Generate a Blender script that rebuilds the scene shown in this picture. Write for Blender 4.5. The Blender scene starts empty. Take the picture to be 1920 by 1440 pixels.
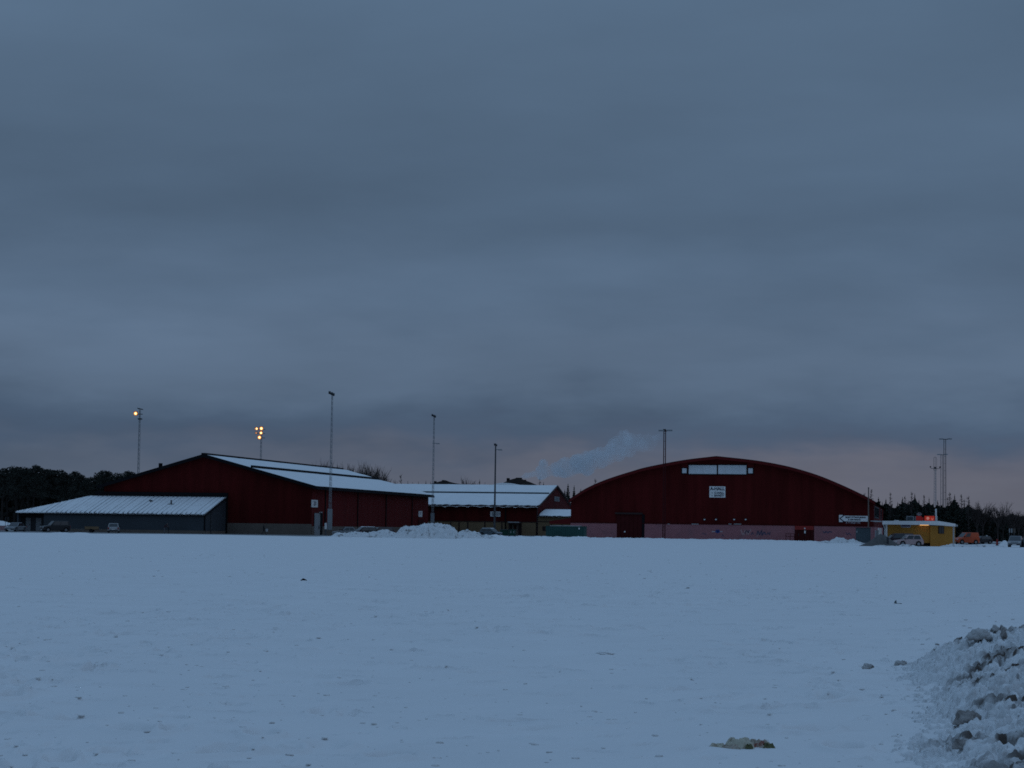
import bpy, bmesh, math, random
import numpy as np
from mathutils import Vector, Matrix, Euler

random.seed(7)
RNG = np.random.default_rng(11)
S = bpy.context.scene
COL = S.collection
PI = math.pi

# ------------------------------------------------------------------ camera
F = 4000.0                      # focal length in photograph pixels (1920 wide)
EYE = 1.8
PITCH = math.atan2(267.6, F)
ROLL = 0.0135
cam_d = bpy.data.cameras.new('camera')
cam_d.sensor_width = 36.0
cam_d.lens = 36.0 * F / 1920.0
cam_d.clip_start = 0.5
cam_d.clip_end = 20000.0
cam = bpy.data.objects.new('camera', cam_d)
COL.objects.link(cam)
CM = Matrix.Translation((0, 0, EYE)) @ Matrix.Rotation(PI / 2 + PITCH, 4, 'X') @ Matrix.Rotation(ROLL, 4, 'Z')
cam.matrix_world = CM
S.camera = cam

# ------------------------------------------------------------------ world: overcast dusk
world = bpy.data.worlds.new('World')
S.world = world
world.use_nodes = True
wt = world.node_tree
wt.nodes.clear()


def wn(t, **kw):
    n = wt.nodes.new(t)
    for k, v in kw.items():
        setattr(n, k, v)
    return n


def wmath(op, a, b=None, clamp=False):
    n = wn('ShaderNodeMath', operation=op, use_clamp=clamp)
    for i, v in enumerate((a, b)):
        if v is None:
            continue
        if isinstance(v, (int, float)):
            n.inputs[i].default_value = v
        else:
            wt.links.new(v, n.inputs[i])
    return n.outputs[0]


ZEN = (0.194, 0.332, 0.540)
wc = wn('ShaderNodeTexCoord')
wsep = wn('ShaderNodeSeparateXYZ')
wt.links.new(wc.outputs['Generated'], wsep.inputs[0])
zc = wmath('MAXIMUM', wsep.outputs[2], 0.0)
# cloud deck coordinates: direction projected on a high, softly curved layer
den = wmath('ADD', zc, 0.20)
px = wmath('DIVIDE', wsep.outputs[0], den)
py = wmath('DIVIDE', wsep.outputs[1], den)
wcomb = wn('ShaderNodeCombineXYZ')
wt.links.new(px, wcomb.inputs[0])
wt.links.new(py, wcomb.inputs[1])
n1 = wn('ShaderNodeTexNoise')
n1.inputs['Scale'].default_value = 1.25
n1.inputs['Detail'].default_value = 3.0
n1.inputs['Roughness'].default_value = 0.42
n1.inputs['Distortion'].default_value = 0.5
mp1 = wn('ShaderNodeMapping')
mp1.inputs['Location'].default_value = (3.7, 1.9, 0.0)
mp1.inputs['Rotation'].default_value = (0, 0, 0.35)
mp1.inputs['Scale'].default_value = (0.75, 1.0, 1.0)
wt.links.new(wcomb.outputs[0], mp1.inputs[0])
wt.links.new(mp1.outputs[0], n1.inputs['Vector'])
n2 = wn('ShaderNodeTexNoise')
n2.inputs['Scale'].default_value = 5.0
n2.inputs['Detail'].default_value = 4.0
n2.inputs['Roughness'].default_value = 0.5
wt.links.new(mp1.outputs[0], n2.inputs['Vector'])
c1 = wmath('SUBTRACT', n1.outputs[0], 0.5)
c2 = wmath('SUBTRACT', n2.outputs[0], 0.5)
cl = wmath('ADD', wmath('MULTIPLY', c1, 0.62), wmath('MULTIPLY', c2, 0.22))
cmod = wmath('ADD', cl, 1.0)
# overcast luminance: bright overhead, a third of that at the horizon
lum = wmath('DIVIDE', wmath('ADD', wmath('MULTIPLY', zc, 2.0), 1.0), 3.0)
lum = wmath('MULTIPLY', lum, cmod)
# layered cloud bands low over the horizon; edges broken up by noise
mp3 = wn('ShaderNodeMapping')
mp3.inputs['Scale'].default_value = (8.0, 8.0, 26.0)
wt.links.new(wc.outputs['Generated'], mp3.inputs[0])
n3 = wn('ShaderNodeTexNoise')
n3.inputs['Scale'].default_value = 1.5
n3.inputs['Detail'].default_value = 4.0
n3.inputs['Roughness'].default_value = 0.55
wt.links.new(mp3.outputs[0], n3.inputs['Vector'])
zel = wmath('ADD', zc, wmath('MULTIPLY', wmath('SUBTRACT', n3.outputs[0], 0.5), 0.055))
ramp = wn('ShaderNodeValToRGB')
ramp.color_ramp.interpolation = 'B_SPLINE'
wt.links.new(wmath('POWER', wmath('MAXIMUM', zel, 0.0), 0.5, clamp=True), ramp.inputs[0])
el = ramp.color_ramp.elements
stops = [(0.0, (1.75, 1.12, 0.88)), (0.0175, (1.80, 1.10, 0.87)), (0.029, (1.62, 1.02, 0.83)), (0.041, (0.90, 0.76, 0.74)),
         (0.052, (0.92, 0.84, 0.81)), (0.072, (1.46, 1.26, 1.16)), (0.095, (1.28, 1.14, 1.07)), (0.14, (0.97, 0.91, 0.87)), (0.25, (0.88, 0.82, 0.765)), (1.0, (1.10, 1.13, 1.14))]
stops = [(p ** 0.5, c) for p, c in stops]
MX = 1.85
while len(el) < len(stops):
    el.new(0.5)
for e, (p, c) in zip(el, stops):
    e.position = p
    e.color = tuple(x / MX for x in c) + (1,)
# the sun has set to the right: the low band is pinkish on that side, plain grey on the other
stops2 = [(0.0, (1.16, 1.00, 0.92)), (0.0175, (1.16, 1.00, 0.92)), (0.029, (1.05, 0.92, 0.86)), (0.041, (0.80, 0.75, 0.75))] + [(p ** 2, c) for p, c in stops[4:]]
ramp2 = wn('ShaderNodeValToRGB')
ramp2.color_ramp.interpolation = 'B_SPLINE'
wt.links.new(ramp.inputs[0].links[0].from_socket, ramp2.inputs[0])
el2 = ramp2.color_ramp.elements
while len(el2) < len(stops2):
    el2.new(0.5)
for e, (p, c) in zip(el2, stops2):
    e.position = p ** 0.5
    e.color = tuple(x / MX for x in c) + (1,)
side = wmath('ADD', wmath('MULTIPLY', wsep.outputs[0], 2.3), 0.78, clamp=True)
pk = wn('ShaderNodeMix', data_type='RGBA')
wt.links.new(side, pk.inputs[0])
wt.links.new(ramp2.outputs[0], pk.inputs[6])
wt.links.new(ramp.outputs[0], pk.inputs[7])
tint = wn('ShaderNodeMix', data_type='RGBA', blend_type='MULTIPLY')
tint.inputs[0].default_value = 1.0
wt.links.new(pk.outputs[2], tint.inputs[6])
tint.inputs[7].default_value = (ZEN[0] * MX, ZEN[1] * MX, ZEN[2] * MX, 1)
scl = wn('ShaderNodeVectorMath', operation='SCALE')
wt.links.new(tint.outputs[2], scl.inputs[0])
wt.links.new(lum, scl.inputs[3])
bg = wn('ShaderNodeBackground')
bg.inputs[1].default_value = 1.0
wt.links.new(scl.outputs[0], bg.inputs[0])
wo = wn('ShaderNodeOutputWorld')
wt.links.new(bg.outputs[0], wo.inputs[0])

# ------------------------------------------------------------------ sun behind the cloud deck (very weak, very soft)
sun_d = bpy.data.lights.new('sun', 'SUN')
sun_d.energy = 0.04
sun_d.angle = math.radians(50)
sun_d.color = (1.0, 0.82, 0.78)
sun = bpy.data.objects.new('sun', sun_d)
COL.objects.link(sun)
sun.rotation_euler = Euler((math.radians(62), 0, math.radians(75)))

S.view_settings.view_transform = 'Standard'
S.view_settings.look = 'None'
S.view_settings.exposure = 0.0
S.view_settings.gamma = 1.0
S.view_settings.use_curve_mapping = False
S.render.engine = 'CYCLES'
S.cycles.max_bounces = 6
S.cycles.diffuse_bounces = 3
S.cycles.volume_bounces = 2
S.cycles.filter_width = 1.7
S.cycles.use_denoising = False

# ------------------------------------------------------------------ geometry helpers
CAMPOS = Vector((0, 0, EYE))
CR = CM.to_3x3()


def ray(u, v):
    return (CR @ Vector(((u - 960) / F, (720 - v) / F, -1.0))).normalized()


def at(u, v, d):
    """world point seen at photograph pixel (u, v), at distance Y = d"""
    r = ray(u, v)
    return CAMPOS + r * (d / r.y)


def gnd(u, v):
    r = ray(u, v)
    t = -EYE / r.z
    return CAMPOS + r * t


def base(u, d):
    """ground point under pixel column u at distance d"""
    lo, hi = 900.0, 1500.0
    r = ray(u, 1000)
    p = CAMPOS + r * (d / r.y)
    return Vector((p.x, d, 0))


class Frame:
    """a building's own axes: x along the front, y into the depth"""

    def __init__(self, p, yaw):
        self.o = Vector((p[0], p[1], 0))
        self.yaw = yaw
        self.m = Matrix.Translation(self.o) @ Matrix.Rotation(yaw, 4, 'Z')
        self.mi = self.m.inverted()
        self.n = self.m.to_3x3() @ Vector((0, 1, 0))
        self.ax = self.m.to_3x3() @ Vector((1, 0, 0))

    def L(self, u, v, y=0.0):
        """local (x, z) of the pixel on the plane y"""
        r = ray(u, v)
        p0 = self.m @ Vector((0, y, 0))
        t = (p0 - CAMPOS).dot(self.n) / r.dot(self.n)
        q = self.mi @ (CAMPOS + r * t)
        return q.x, q.z

    def Lx(self, u, v, x):
        """local (y, z) of the pixel on the plane x"""
        r = ray(u, v)
        p0 = self.m @ Vector((x, 0, 0))
        t = (p0 - CAMPOS).dot(self.ax) / r.dot(self.ax)
        q = self.mi @ (CAMPOS + r * t)
        return q.y, q.z


class MB:
    def __init__(self):
        self.v = []
        self.f = []

    def add(self, vs, fs):
        o = len(self.v)
        self.v += [tuple(p) for p in vs]
        self.f += [tuple(i + o for i in f) for f in fs]
        return self

    def box(self, x0, x1, y0, y1, z0, z1):
        vs = [(x, y, z) for z in (z0, z1) for y in (y0, y1) for x in (x0, x1)]
        return self.add(vs, [(0, 2, 3, 1), (4, 5, 7, 6), (0, 1, 5, 4), (2, 6, 7, 3), (0, 4, 6, 2), (1, 3, 7, 5)])

    def prism(self, pts, y0, y1):
        """polygon in (x, z) extruded along y"""
        n = len(pts)
        vs = [(x, y0, z) for x, z in pts] + [(x, y1, z) for x, z in pts]
        fs = [tuple(range(n)), tuple(range(2 * n - 1, n - 1, -1))]
        fs += [(i, i + n, (i + 1) % n + n, (i + 1) % n) for i in range(n)]
        return self.add(vs, fs)

    def slab(self, pts, z0, z1):
        """polygon in (x, y) extruded along z"""
        n = len(pts)
        vs = [(x, y, z0) for x, y in pts] + [(x, y, z1) for x, y in pts]
        fs = [tuple(range(n)), tuple(range(2 * n - 1, n - 1, -1))]
        fs += [(i, i + n, (i + 1) % n + n, (i + 1) % n) for i in range(n)]
        return self.add(vs, fs)

    def tube(self, a, b, r0, r1=None, n=6):
        r1 = r0 if r1 is None else r1
        a, b = Vector(a), Vector(b)
        d = b - a
        if d.length < 1e-6:
            return self
        d.normalize()
        s = d.cross(Vector((0, 0, 1)))
        if s.length < 1e-4:
            s = Vector((1, 0, 0))
        s.normalize()
        t = d.cross(s)
        vs = []
        for c, r in ((a, r0), (b, r1)):
            for k in range(n):
                q = 2 * PI * k / n
                vs.append(c + (s * math.cos(q) + t * math.sin(q)) * r)
        fs = [(k, (k + 1) % n, (k + 1) % n + n, k + n) for k in range(n)]
        if n > 3:
            fs += [tuple(range(n - 1, -1, -1)), tuple(range(n, 2 * n))]
        return self.add(vs, fs)

    def ball(self, c, r, nu=10, nv=6, sz=1.0):
        vs = [(c[0], c[1], c[2] - r * sz)]
        for j in range(1, nv):
            th = -PI / 2 + PI * j / nv
            for i in range(nu):
                ph = 2 * PI * i / nu
                vs.append((c[0] + r * math.cos(th) * math.cos(ph), c[1] + r * math.cos(th) * math.sin(ph), c[2] + r * sz * math.sin(th)))
        vs.append((c[0], c[1], c[2] + r * sz))
        fs = [(0, 1 + (i + 1) % nu, 1 + i) for i in range(nu)]
        for j in range(nv - 2):
            for i in range(nu):
                a = 1 + j * nu
                fs.append((a + i, a + (i + 1) % nu, a + nu + (i + 1) % nu, a + nu + i))
        a = 1 + (nv - 2) * nu
        fs += [(a + i, a + (i + 1) % nu, len(vs) - 1) for i in range(nu)]
        return self.add(vs, fs)

    def build(self, name, mat, parent=None, smooth=False, bevel=0.0):
        me = bpy.data.meshes.new(name)
        me.from_pydata(self.v, [], self.f)
        me.update()
        if not smooth:
            bm = bmesh.new()
            bm.from_mesh(me)
            bmesh.ops.recalc_face_normals(bm, faces=bm.faces)
            if bevel > 0:
                bmesh.ops.bevel(bm, geom=bm.edges[:], offset=bevel, segments=1, affect='EDGES')
            bm.to_mesh(me)
            bm.free()
        else:
            me.polygons.foreach_set('use_smooth', [True] * len(me.polygons))
        o = bpy.data.objects.new(name, me)
        if mat is not None:
            me.materials.append(mat)
        COL.objects.link(o)
        if parent is not None:
            o.parent = parent
        return o


def np_mesh(name, verts, faces, mat, parent=None, smooth=True):
    V = np.asarray(verts, dtype=np.float32)
    Fq = np.asarray(faces, dtype=np.int32)
    me = bpy.data.meshes.new(name)
    me.vertices.add(len(V))
    me.vertices.foreach_set('co', V.ravel())
    me.loops.add(Fq.size)
    me.loops.foreach_set('vertex_index', Fq.ravel())
    me.polygons.add(len(Fq))
    me.polygons.foreach_set('loop_start', np.arange(0, Fq.size, Fq.shape[1], dtype=np.int32))
    if smooth:
        me.polygons.foreach_set('use_smooth', np.ones(len(Fq), dtype=bool))
    me.update(calc_edges=True)
    me.validate()
    o = bpy.data.objects.new(name, me)
    me.materials.append(mat)
    COL.objects.link(o)
    if parent is not None:
        o.parent = parent
    return o


def tag(o, label, cat, group=None):
    o['label'] = label
    o['category'] = cat
    if group:
        o['group'] = group
    return o


def thing(name, label, cat, loc=(0, 0, 0), rz=0.0, group=None):
    o = bpy.data.objects.new(name, None)
    o.empty_display_size = 0.5
    COL.objects.link(o)
    o.location = loc
    o.rotation_euler = (0, 0, rz)
    return tag(o, label, cat, group)


def copy_tree(o, parent=None):
    c = o.copy()
    COL.objects.link(c)
    c.parent = parent
    for ch in [x for x in KIDS.get(o.name, [])]:
        copy_tree(ch, c)
    return c


KIDS = {}


def remember(o):
    KIDS[o.name] = list(o.children)
    for c in o.children:
        remember(c)


ORD = ['first', 'second', 'third', 'fourth', 'fifth', 'sixth', 'seventh', 'eighth', 'ninth', 'tenth', 'eleventh', 'twelfth', 'thirteenth',
       'fourteenth', 'fifteenth', 'sixteenth', 'seventeenth', 'eighteenth', 'nineteenth', 'twentieth', 'twenty-first', 'twenty-second',
       'twenty-third', 'twenty-fourth', 'twenty-fifth', 'twenty-sixth', 'twenty-seventh', 'twenty-eighth', 'twenty-ninth', 'thirtieth']


# ---- numpy noise
def _hash(ix, iy, seed):
    h = (ix * 374761393 + iy * 668265263 + seed * 2147483647) & 0xFFFFFFFF
    h = ((h ^ (h >> 13)) * 1274126177) & 0xFFFFFFFF
    return ((h ^ (h >> 16)) & 0xFFFF) / 65535.0


def vnoise(x, y, seed=0):
    ix = np.floor(x).astype(np.int64)
    iy = np.floor(y).astype(np.int64)
    fx = x - ix
    fy = y - iy
    fx = fx * fx * (3 - 2 * fx)
    fy = fy * fy * (3 - 2 * fy)
    a = _hash(ix, iy, seed)
    b = _hash(ix + 1, iy, seed)
    c = _hash(ix, iy + 1, seed)
    d = _hash(ix + 1, iy + 1, seed)
    return (a * (1 - fx) + b * fx) * (1 - fy) + (c * (1 - fx) + d * fx) * fy - 0.5


def fbm(x, y, octv=4, seed=0, gain=0.5):
    s = 0
    a = 1.0
    for k in range(octv):
        s = s + a * vnoise(x * 2 ** k + 17.3 * k, y * 2 ** k - 9.1 * k, seed + k)
        a *= gain
    return s


# ------------------------------------------------------------------ materials
def material(name, col, rough=0.8, var=0.12, scale=1.5, bump=0.0, bscale=20.0, metal=0.0, spec=0.3, col2=None, c2amt=(0.45, 0.65), c2scale=3.0,
             coords='Object', stretch=None, emit=None, estr=0.0, wave=None):
    m = bpy.data.materials.new(name)
    m.use_nodes = True
    t = m.node_tree
    b = t.nodes['Principled BSDF']
    b.inputs['Roughness'].default_value = rough
    b.inputs['Metallic'].default_value = metal
    b.inputs['Specular IOR Level'].default_value = spec
    tc = t.nodes.new('ShaderNodeTexCoord')
    vec = tc.outputs[coords]
    if stretch:
        mp = t.nodes.new('ShaderNodeMapping')
        mp.inputs['Scale'].default_value = stretch
        t.links.new(vec, mp.inputs[0])
        vec = mp.outputs[0]
    n = t.nodes.new('ShaderNodeTexNoise')
    n.inputs['Scale'].default_value = scale
    n.inputs['Detail'].default_value = 5
    n.inputs['Roughness'].default_value = 0.6
    t.links.new(vec, n.inputs['Vector'])
    r = t.nodes.new('ShaderNodeMapRange')
    r.inputs[1].default_value = 0.25
    r.inputs[2].default_value = 0.75
    r.inputs[3].default_value = 1 - var
    r.inputs[4].default_value = 1 + var
    t.links.new(n.outputs[0], r.inputs[0])
    mx = t.nodes.new('ShaderNodeVectorMath')
    mx.operation = 'SCALE'
    mx.inputs[0].default_value = col[:3]
    t.links.new(r.outputs[0], mx.inputs[3])
    out = mx.outputs[0]
    if col2 is not None:
        n2_ = t.nodes.new('ShaderNodeTexNoise')
        n2_.inputs['Scale'].default_value = c2scale
        n2_.inputs['Detail'].default_value = 6
        n2_.inputs['Roughness'].default_value = 0.65
        t.links.new(vec, n2_.inputs['Vector'])
        r2 = t.nodes.new('ShaderNodeMapRange')
        r2.inputs[1].default_value = c2amt[0]
        r2.inputs[2].default_value = c2amt[1]
        t.links.new(n2_.outputs[0], r2.inputs[0])
        mm = t.nodes.new('ShaderNodeMix')
        mm.data_type = 'RGBA'
        t.links.new(r2.outputs[0], mm.inputs[0])
        t.links.new(out, mm.inputs[6])
        mm.inputs[7].default_value = tuple(col2[:3]) + (1,)
        out = mm.outputs[2]
    t.links.new(out, b.inputs['Base Color'])
    if bump > 0:
        nb = t.nodes.new('ShaderNodeTexNoise')
        nb.inputs['Scale'].default_value = bscale
        nb.inputs['Detail'].default_value = 4
        t.links.new(vec, nb.inputs['Vector'])
        bp = t.nodes.new('ShaderNodeBump')
        bp.inputs['Strength'].default_value = 1.0
        bp.inputs['Distance'].default_value = bump
        h = nb.outputs[0]
        if wave:
            wv = t.nodes.new('ShaderNodeTexWave')
            wv.inputs['Scale'].default_value = wave
            t.links.new(tc.outputs['Object'], wv.inputs['Vector'])
            ad = t.nodes.new('ShaderNodeMath')
            ad.operation = 'ADD'
            t.links.new(h, ad.inputs[0])
            t.links.new(wv.outputs['Fac'], ad.inputs[1])
            h = ad.outputs[0]
        t.links.new(h, bp.inputs['Height'])
        t.links.new(bp.outputs[0], b.inputs['Normal'])
    if emit is not None:
        b.inputs['Emission Color'].default_value = tuple(emit) + (1,)
        b.inputs['Emission Strength'].default_value = estr
    return m


M = {}
M['snow'] = material('snow', (0.80, 0.79, 0.785), rough=0.75, var=0.035, scale=0.5, bump=0.012, bscale=9.0, spec=0.25)
M['roof_snow'] = material('roof_snow', (0.80, 0.80, 0.80), rough=0.75, var=0.05, scale=0.5, bump=0.03, bscale=1.2, spec=0.2)
M['old_snow'] = material('old_snow', (0.72, 0.72, 0.72), rough=0.85, var=0.12, scale=2.0, bump=0.08, bscale=4, col2=(0.14, 0.125, 0.115), c2amt=(0.55, 0.68), c2scale=1.3)
M['dirty_snow'] = material('dirty_snow', (0.74, 0.74, 0.74), rough=0.9, var=0.10, scale=5.0, bump=0.012, bscale=30, col2=(0.22, 0.18, 0.15), c2amt=(0.60, 0.82), c2scale=5)
M['slush'] = material('slush', (0.13, 0.13, 0.13), rough=0.6, var=0.25, scale=0.35, bump=0.02, bscale=2, col2=(0.36, 0.36, 0.36), c2amt=(0.45, 0.7), c2scale=0.22)
M['gravel'] = material('gravel', (0.10, 0.095, 0.09), rough=0.95, var=0.3, scale=3, bump=0.05, bscale=8)
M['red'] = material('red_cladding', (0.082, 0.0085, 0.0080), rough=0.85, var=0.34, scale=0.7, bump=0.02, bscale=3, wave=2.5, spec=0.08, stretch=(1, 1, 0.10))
M['red_side'] = material('red_sheet', (0.112, 0.0120, 0.0115), rough=0.8, var=0.25, scale=0.7, bump=0.02, bscale=3, wave=2.0, spec=0.08, stretch=(1, 1, 0.10))  # lighter copy of the gable red: light on the side walls put into colour
M['red_trim'] = material('red_trim', (0.105, 0.011, 0.011), rough=0.8, var=0.1, scale=1.0, spec=0.1)
M['door_red'] = material('door_red', (0.055, 0.0075, 0.008), rough=0.8, var=0.15, scale=1.0, spec=0.1)
M['bright_red'] = material('bright_red', (0.26, 0.018, 0.014), rough=0.5, var=0.1)
M['dark'] = material('dark_sheet', (0.010, 0.010, 0.012), rough=0.8, var=0.15, spec=0.1)
M['darkgrey'] = material('dark_grey_metal', (0.035, 0.037, 0.042), rough=0.5, var=0.15)
M['grey_wall'] = material('grey_cladding', (0.052, 0.062, 0.072), rough=0.65, var=0.12, scale=0.25, bump=0.01, bscale=3, wave=2.5)
M['plinth'] = material('grey_plinth', (0.155, 0.125, 0.105), rough=0.9, var=0.14, scale=0.6, bump=0.01, bscale=6)
M['pink'] = material('pink_plaster', (0.33, 0.135, 0.145), rough=0.92, var=0.10, scale=0.7, bump=0.01, bscale=5, col2=(0.24, 0.12, 0.13), c2amt=(0.5, 0.8), c2scale=0.5)
M['beige'] = material('beige_panel', (0.205, 0.135, 0.075), rough=0.85, var=0.12, scale=0.5)
M['brown'] = material('brown_batten', (0.03, 0.015, 0.014), rough=0.7, var=0.1)
M['yellow'] = material('yellow_boards', (0.42, 0.185, 0.028), rough=0.75, var=0.10, scale=0.8, bump=0.012, bscale=4, wave=3.0)
M['white'] = material('white_paint', (0.78, 0.76, 0.74), rough=0.6, var=0.05)
M['white_dull'] = material('weathered_white', (0.40, 0.40, 0.40), rough=0.7, var=0.1)
M['galv'] = material('galvanised_steel', (0.26, 0.27, 0.28), rough=0.55, var=0.1, metal=0.2)
M['galv_dark'] = material('weathered_steel', (0.10, 0.10, 0.105), rough=0.6, var=0.1, metal=0.2)
M['panel'] = material('pale_panel', (0.26, 0.27, 0.28), rough=0.6, var=0.1)
M['pane_pale'] = material('translucent_pane', (0.70, 0.72, 0.74), rough=0.25, var=0.05, scale=0.6, spec=0.6)
M['glass'] = material('window_glass', (0.02, 0.025, 0.03), rough=0.08, var=0.05, spec=0.7)
M['ink'] = material('sign_ink', (0.015, 0.02, 0.04), rough=0.7, var=0.05)
M['paint_pale'] = material('pale_paint', (0.42, 0.36, 0.38), rough=0.7, var=0.05)
M['graffiti'] = material('graffiti_paint', (0.10, 0.075, 0.115), rough=0.7, var=0.2, scale=3)
M['graffiti_pale'] = material('graffiti_pale_paint', (0.40, 0.24, 0.24), rough=0.7, var=0.1)
M['blue'] = material('blue_paint', (0.02, 0.05, 0.20), rough=0.6, var=0.1)
M['green'] = material('green_container_paint', (0.016, 0.062, 0.055), rough=0.6, var=0.2, scale=0.8)
M['green_bin'] = material('green_plastic', (0.012, 0.07, 0.045), rough=0.5, var=0.15)
M['bluegrey'] = material('blue_grey_sheet', (0.065, 0.085, 0.095), rough=0.6, var=0.15, scale=0.8)
M['tyre'] = material('tyre_rubber', (0.012, 0.012, 0.012), rough=0.9, var=0.1)
M['rim'] = material('alloy', (0.25, 0.25, 0.26), rough=0.4, metal=0.5, var=0.05)
M['carglass'] = material('car_glass', (0.018, 0.022, 0.026), rough=0.06, var=0.02, spec=0.8)
M['lamp_clear'] = material('headlamp_lens', (0.5, 0.5, 0.5), rough=0.2, var=0.02, spec=0.6)
M['lamp_red'] = material('rear_lamp_lens', (0.22, 0.01, 0.01), rough=0.25, var=0.02, spec=0.6)
M['mast_red'] = material('dark_red_mast_paint', (0.045, 0.0085, 0.009), rough=0.8, var=0.1, spec=0.1)
M['flood'] = material('lit_floodlight', (0.8, 0.6, 0.3), emit=(1.0, 0.46, 0.11), estr=1.25, var=0.02)
M['flood_dim'] = material('dim_floodlight', (0.5, 0.4, 0.3), emit=(1.0, 0.36, 0.10), estr=0.45, var=0.02)
M['bulb'] = material('glowing_bulb', (0.9, 0.8, 0.6), emit=(1.0, 0.72, 0.30), estr=3.0, var=0.02)
M['flood_rim'] = material('reflector_rim', (0.5, 0.3, 0.15), emit=(1.0, 0.26, 0.05), estr=0.42, var=0.02)  # dim orange emission that paints the halo of a lit lamp
M['strip'] = material('lit_strip_lamp', (0.8, 0.6, 0.3), emit=(1.0, 0.50, 0.13), estr=1.8, var=0.02)
M['neon'] = material('lit_red_sign', (0.5, 0.05, 0.03), emit=(1.0, 0.07, 0.035), estr=0.17, var=0.02)
M['neon_dim'] = material('dim_red_sign', (0.3, 0.03, 0.03), emit=(1.0, 0.05, 0.04), estr=0.05, var=0.02)
M['neon_pale'] = material('lit_pale_sign', (0.6, 0.4, 0.35), emit=(1.0, 0.30, 0.18), estr=0.28, var=0.02)
M['bark'] = material('bark', (0.018, 0.014, 0.012), rough=0.95, var=0.2, scale=2)
M['twig'] = material('bare_twigs', (0.055, 0.040, 0.036), rough=0.95, var=0.2, scale=1)
M['larch'] = material('bare_larch', (0.075, 0.055, 0.050), rough=0.95, var=0.2, scale=1)
M['spruce'] = material('spruce_needles', (0.020, 0.026, 0.018), rough=0.9, var=0.4, scale=0.6)
M['pine'] = material('pine_needles', (0.024, 0.026, 0.020), rough=0.9, var=0.4, scale=0.5)
M['wood_mass'] = material('wood_interior', (0.018, 0.018, 0.015), rough=0.95, var=0.4, scale=0.4)
M['farbrown'] = material('far_dark_roof', (0.030, 0.024, 0.022), rough=0.9, var=0.2)


def car_paint(name, c):
    return material(name, c, rough=0.35, var=0.06, scale=1.0, spec=0.5)


# ------------------------------------------------------------------ ground
YAW = math.radians(-11.0)


def snow_ground():
    # near part as a fine height field with dents and wind crust, far part as one wide sheet
    y0, y1 = 9.0, 90.0
    nx, ny = 560, 1050
    ss = np.linspace(-1, 1, nx)
    ty = np.linspace(0, 1, ny)
    ys = y0 * (y1 / y0) ** ty
    hw = 0.27 * ys + 2.0
    X = ss[None, :] * hw[:, None] + 0.4
    Y = np.repeat(ys[:, None], nx, 1)
    Z = 0.05 * fbm(X * 0.22, Y * 0.22, 3, 3) + 0.030 * fbm(X * 0.9, Y * 0.7, 3, 5) + 0.020 * fbm(X * 3.6, Y * 3.0, 3, 9)
    # wind crust: long low ripples across the view
    Z += 0.012 * np.abs(fbm(X * 1.6 + 5, Y * 4.2, 3, 19))
    k = 9000
    cy = y0 + 0.5 + (84 - y0) * RNG.uniform(0, 1, k)
    cx = RNG.uniform(-1, 1, k) * (0.26 * cy + 1.0)
    patch = vnoise(cx * 0.16 + 4, cy * 0.07 + 2, 77) * 1.1 + 0.05
    keep = RNG.uniform(-0.5, 0.5, k) < patch
    cx, cy = cx[keep], cy[keep]
    for a, b in zip(cx, cy):
        big = random.random() < 0.22
        rx = random.uniform(0.04, 0.085) * (1.7 if big else 1.0)
        ry = random.uniform(0.08, 0.18) * (1.8 if big else 1.0)
        dp = random.uniform(0.035, 0.07) * (1.9 if big else 1.0)
        an = random.uniform(0, PI)
        iy0, iy1 = np.searchsorted(ys, [b - 0.55, b + 0.55])
        h0 = 0.27 * b + 2.0
        ix0, ix1 = np.searchsorted(ss, [(a - 0.4 - 0.65) / h0, (a - 0.4 + 0.65) / h0])
        if ix1 <= ix0 or iy1 <= iy0:
            continue
        sx = X[iy0:iy1, ix0:ix1] - a
        sy = Y[iy0:iy1, ix0:ix1] - b
        p = sx * math.cos(an) + sy * math.sin(an)
        q = -sx * math.sin(an) + sy * math.cos(an)
        rr = (p / rx) ** 2 + (q / ry) ** 2
        Z[iy0:iy1, ix0:ix1] += -dp * np.exp(-rr ** 2.4) + dp * 0.35 * np.exp(-((np.sqrt(rr) - 1.6) / 0.4) ** 2)
    global FIELD
    fade = np.minimum.reduce([(1 - np.abs(ss))[None, :] * 18 + 0 * Y, (Y - y0) / 1.0, (y1 - Y) / 30.0])
    Z *= np.clip(fade, 0, 1)
    FIELD = (ys, ss, Z)
    V = np.stack([X.ravel(), Y.ravel(), Z.ravel()], 1)
    idx = np.arange(nx * ny).reshape(ny, nx)
    Fc = np.stack([idx[:-1, :-1].ravel(), idx[:-1, 1:].ravel(), idx[1:, 1:].ravel(), idx[1:, :-1].ravel()], 1)
    B = 6000.0
    o = len(V)
    c0, c1 = V[0], V[nx - 1]
    c3, c2 = V[-nx], V[-1]
    V = np.concatenate([V, [(-B, -300, 0), (B, -300, 0), (B, B, 0), (-B, B, 0)], [c0, c1, c2, c3]])
    extra = [[o + a, o + (a + 1) % 4, o + 4 + (a + 1) % 4, o + 4 + a] for a in range(4)]
    ob = np_mesh('snow_field', V, np.concatenate([Fc, extra]), M['snow'])
    ob['kind'] = 'structure'
    ob['label'] = 'wide flat snow covered field in front of the halls'
    return ob


snow_ground()


def field_z(x, y):
    """height of the snow surface"""
    ys, ss, Z = FIELD
    if y <= ys[0] or y >= ys[-1]:
        return 0.0
    i = int(np.searchsorted(ys, y))
    t = (x - 0.4) / (0.27 * ys[i] + 2.0)
    if abs(t) >= 1:
        return 0.0
    return float(Z[i, min(int(np.searchsorted(ss, t)), len(ss) - 1)])


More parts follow.
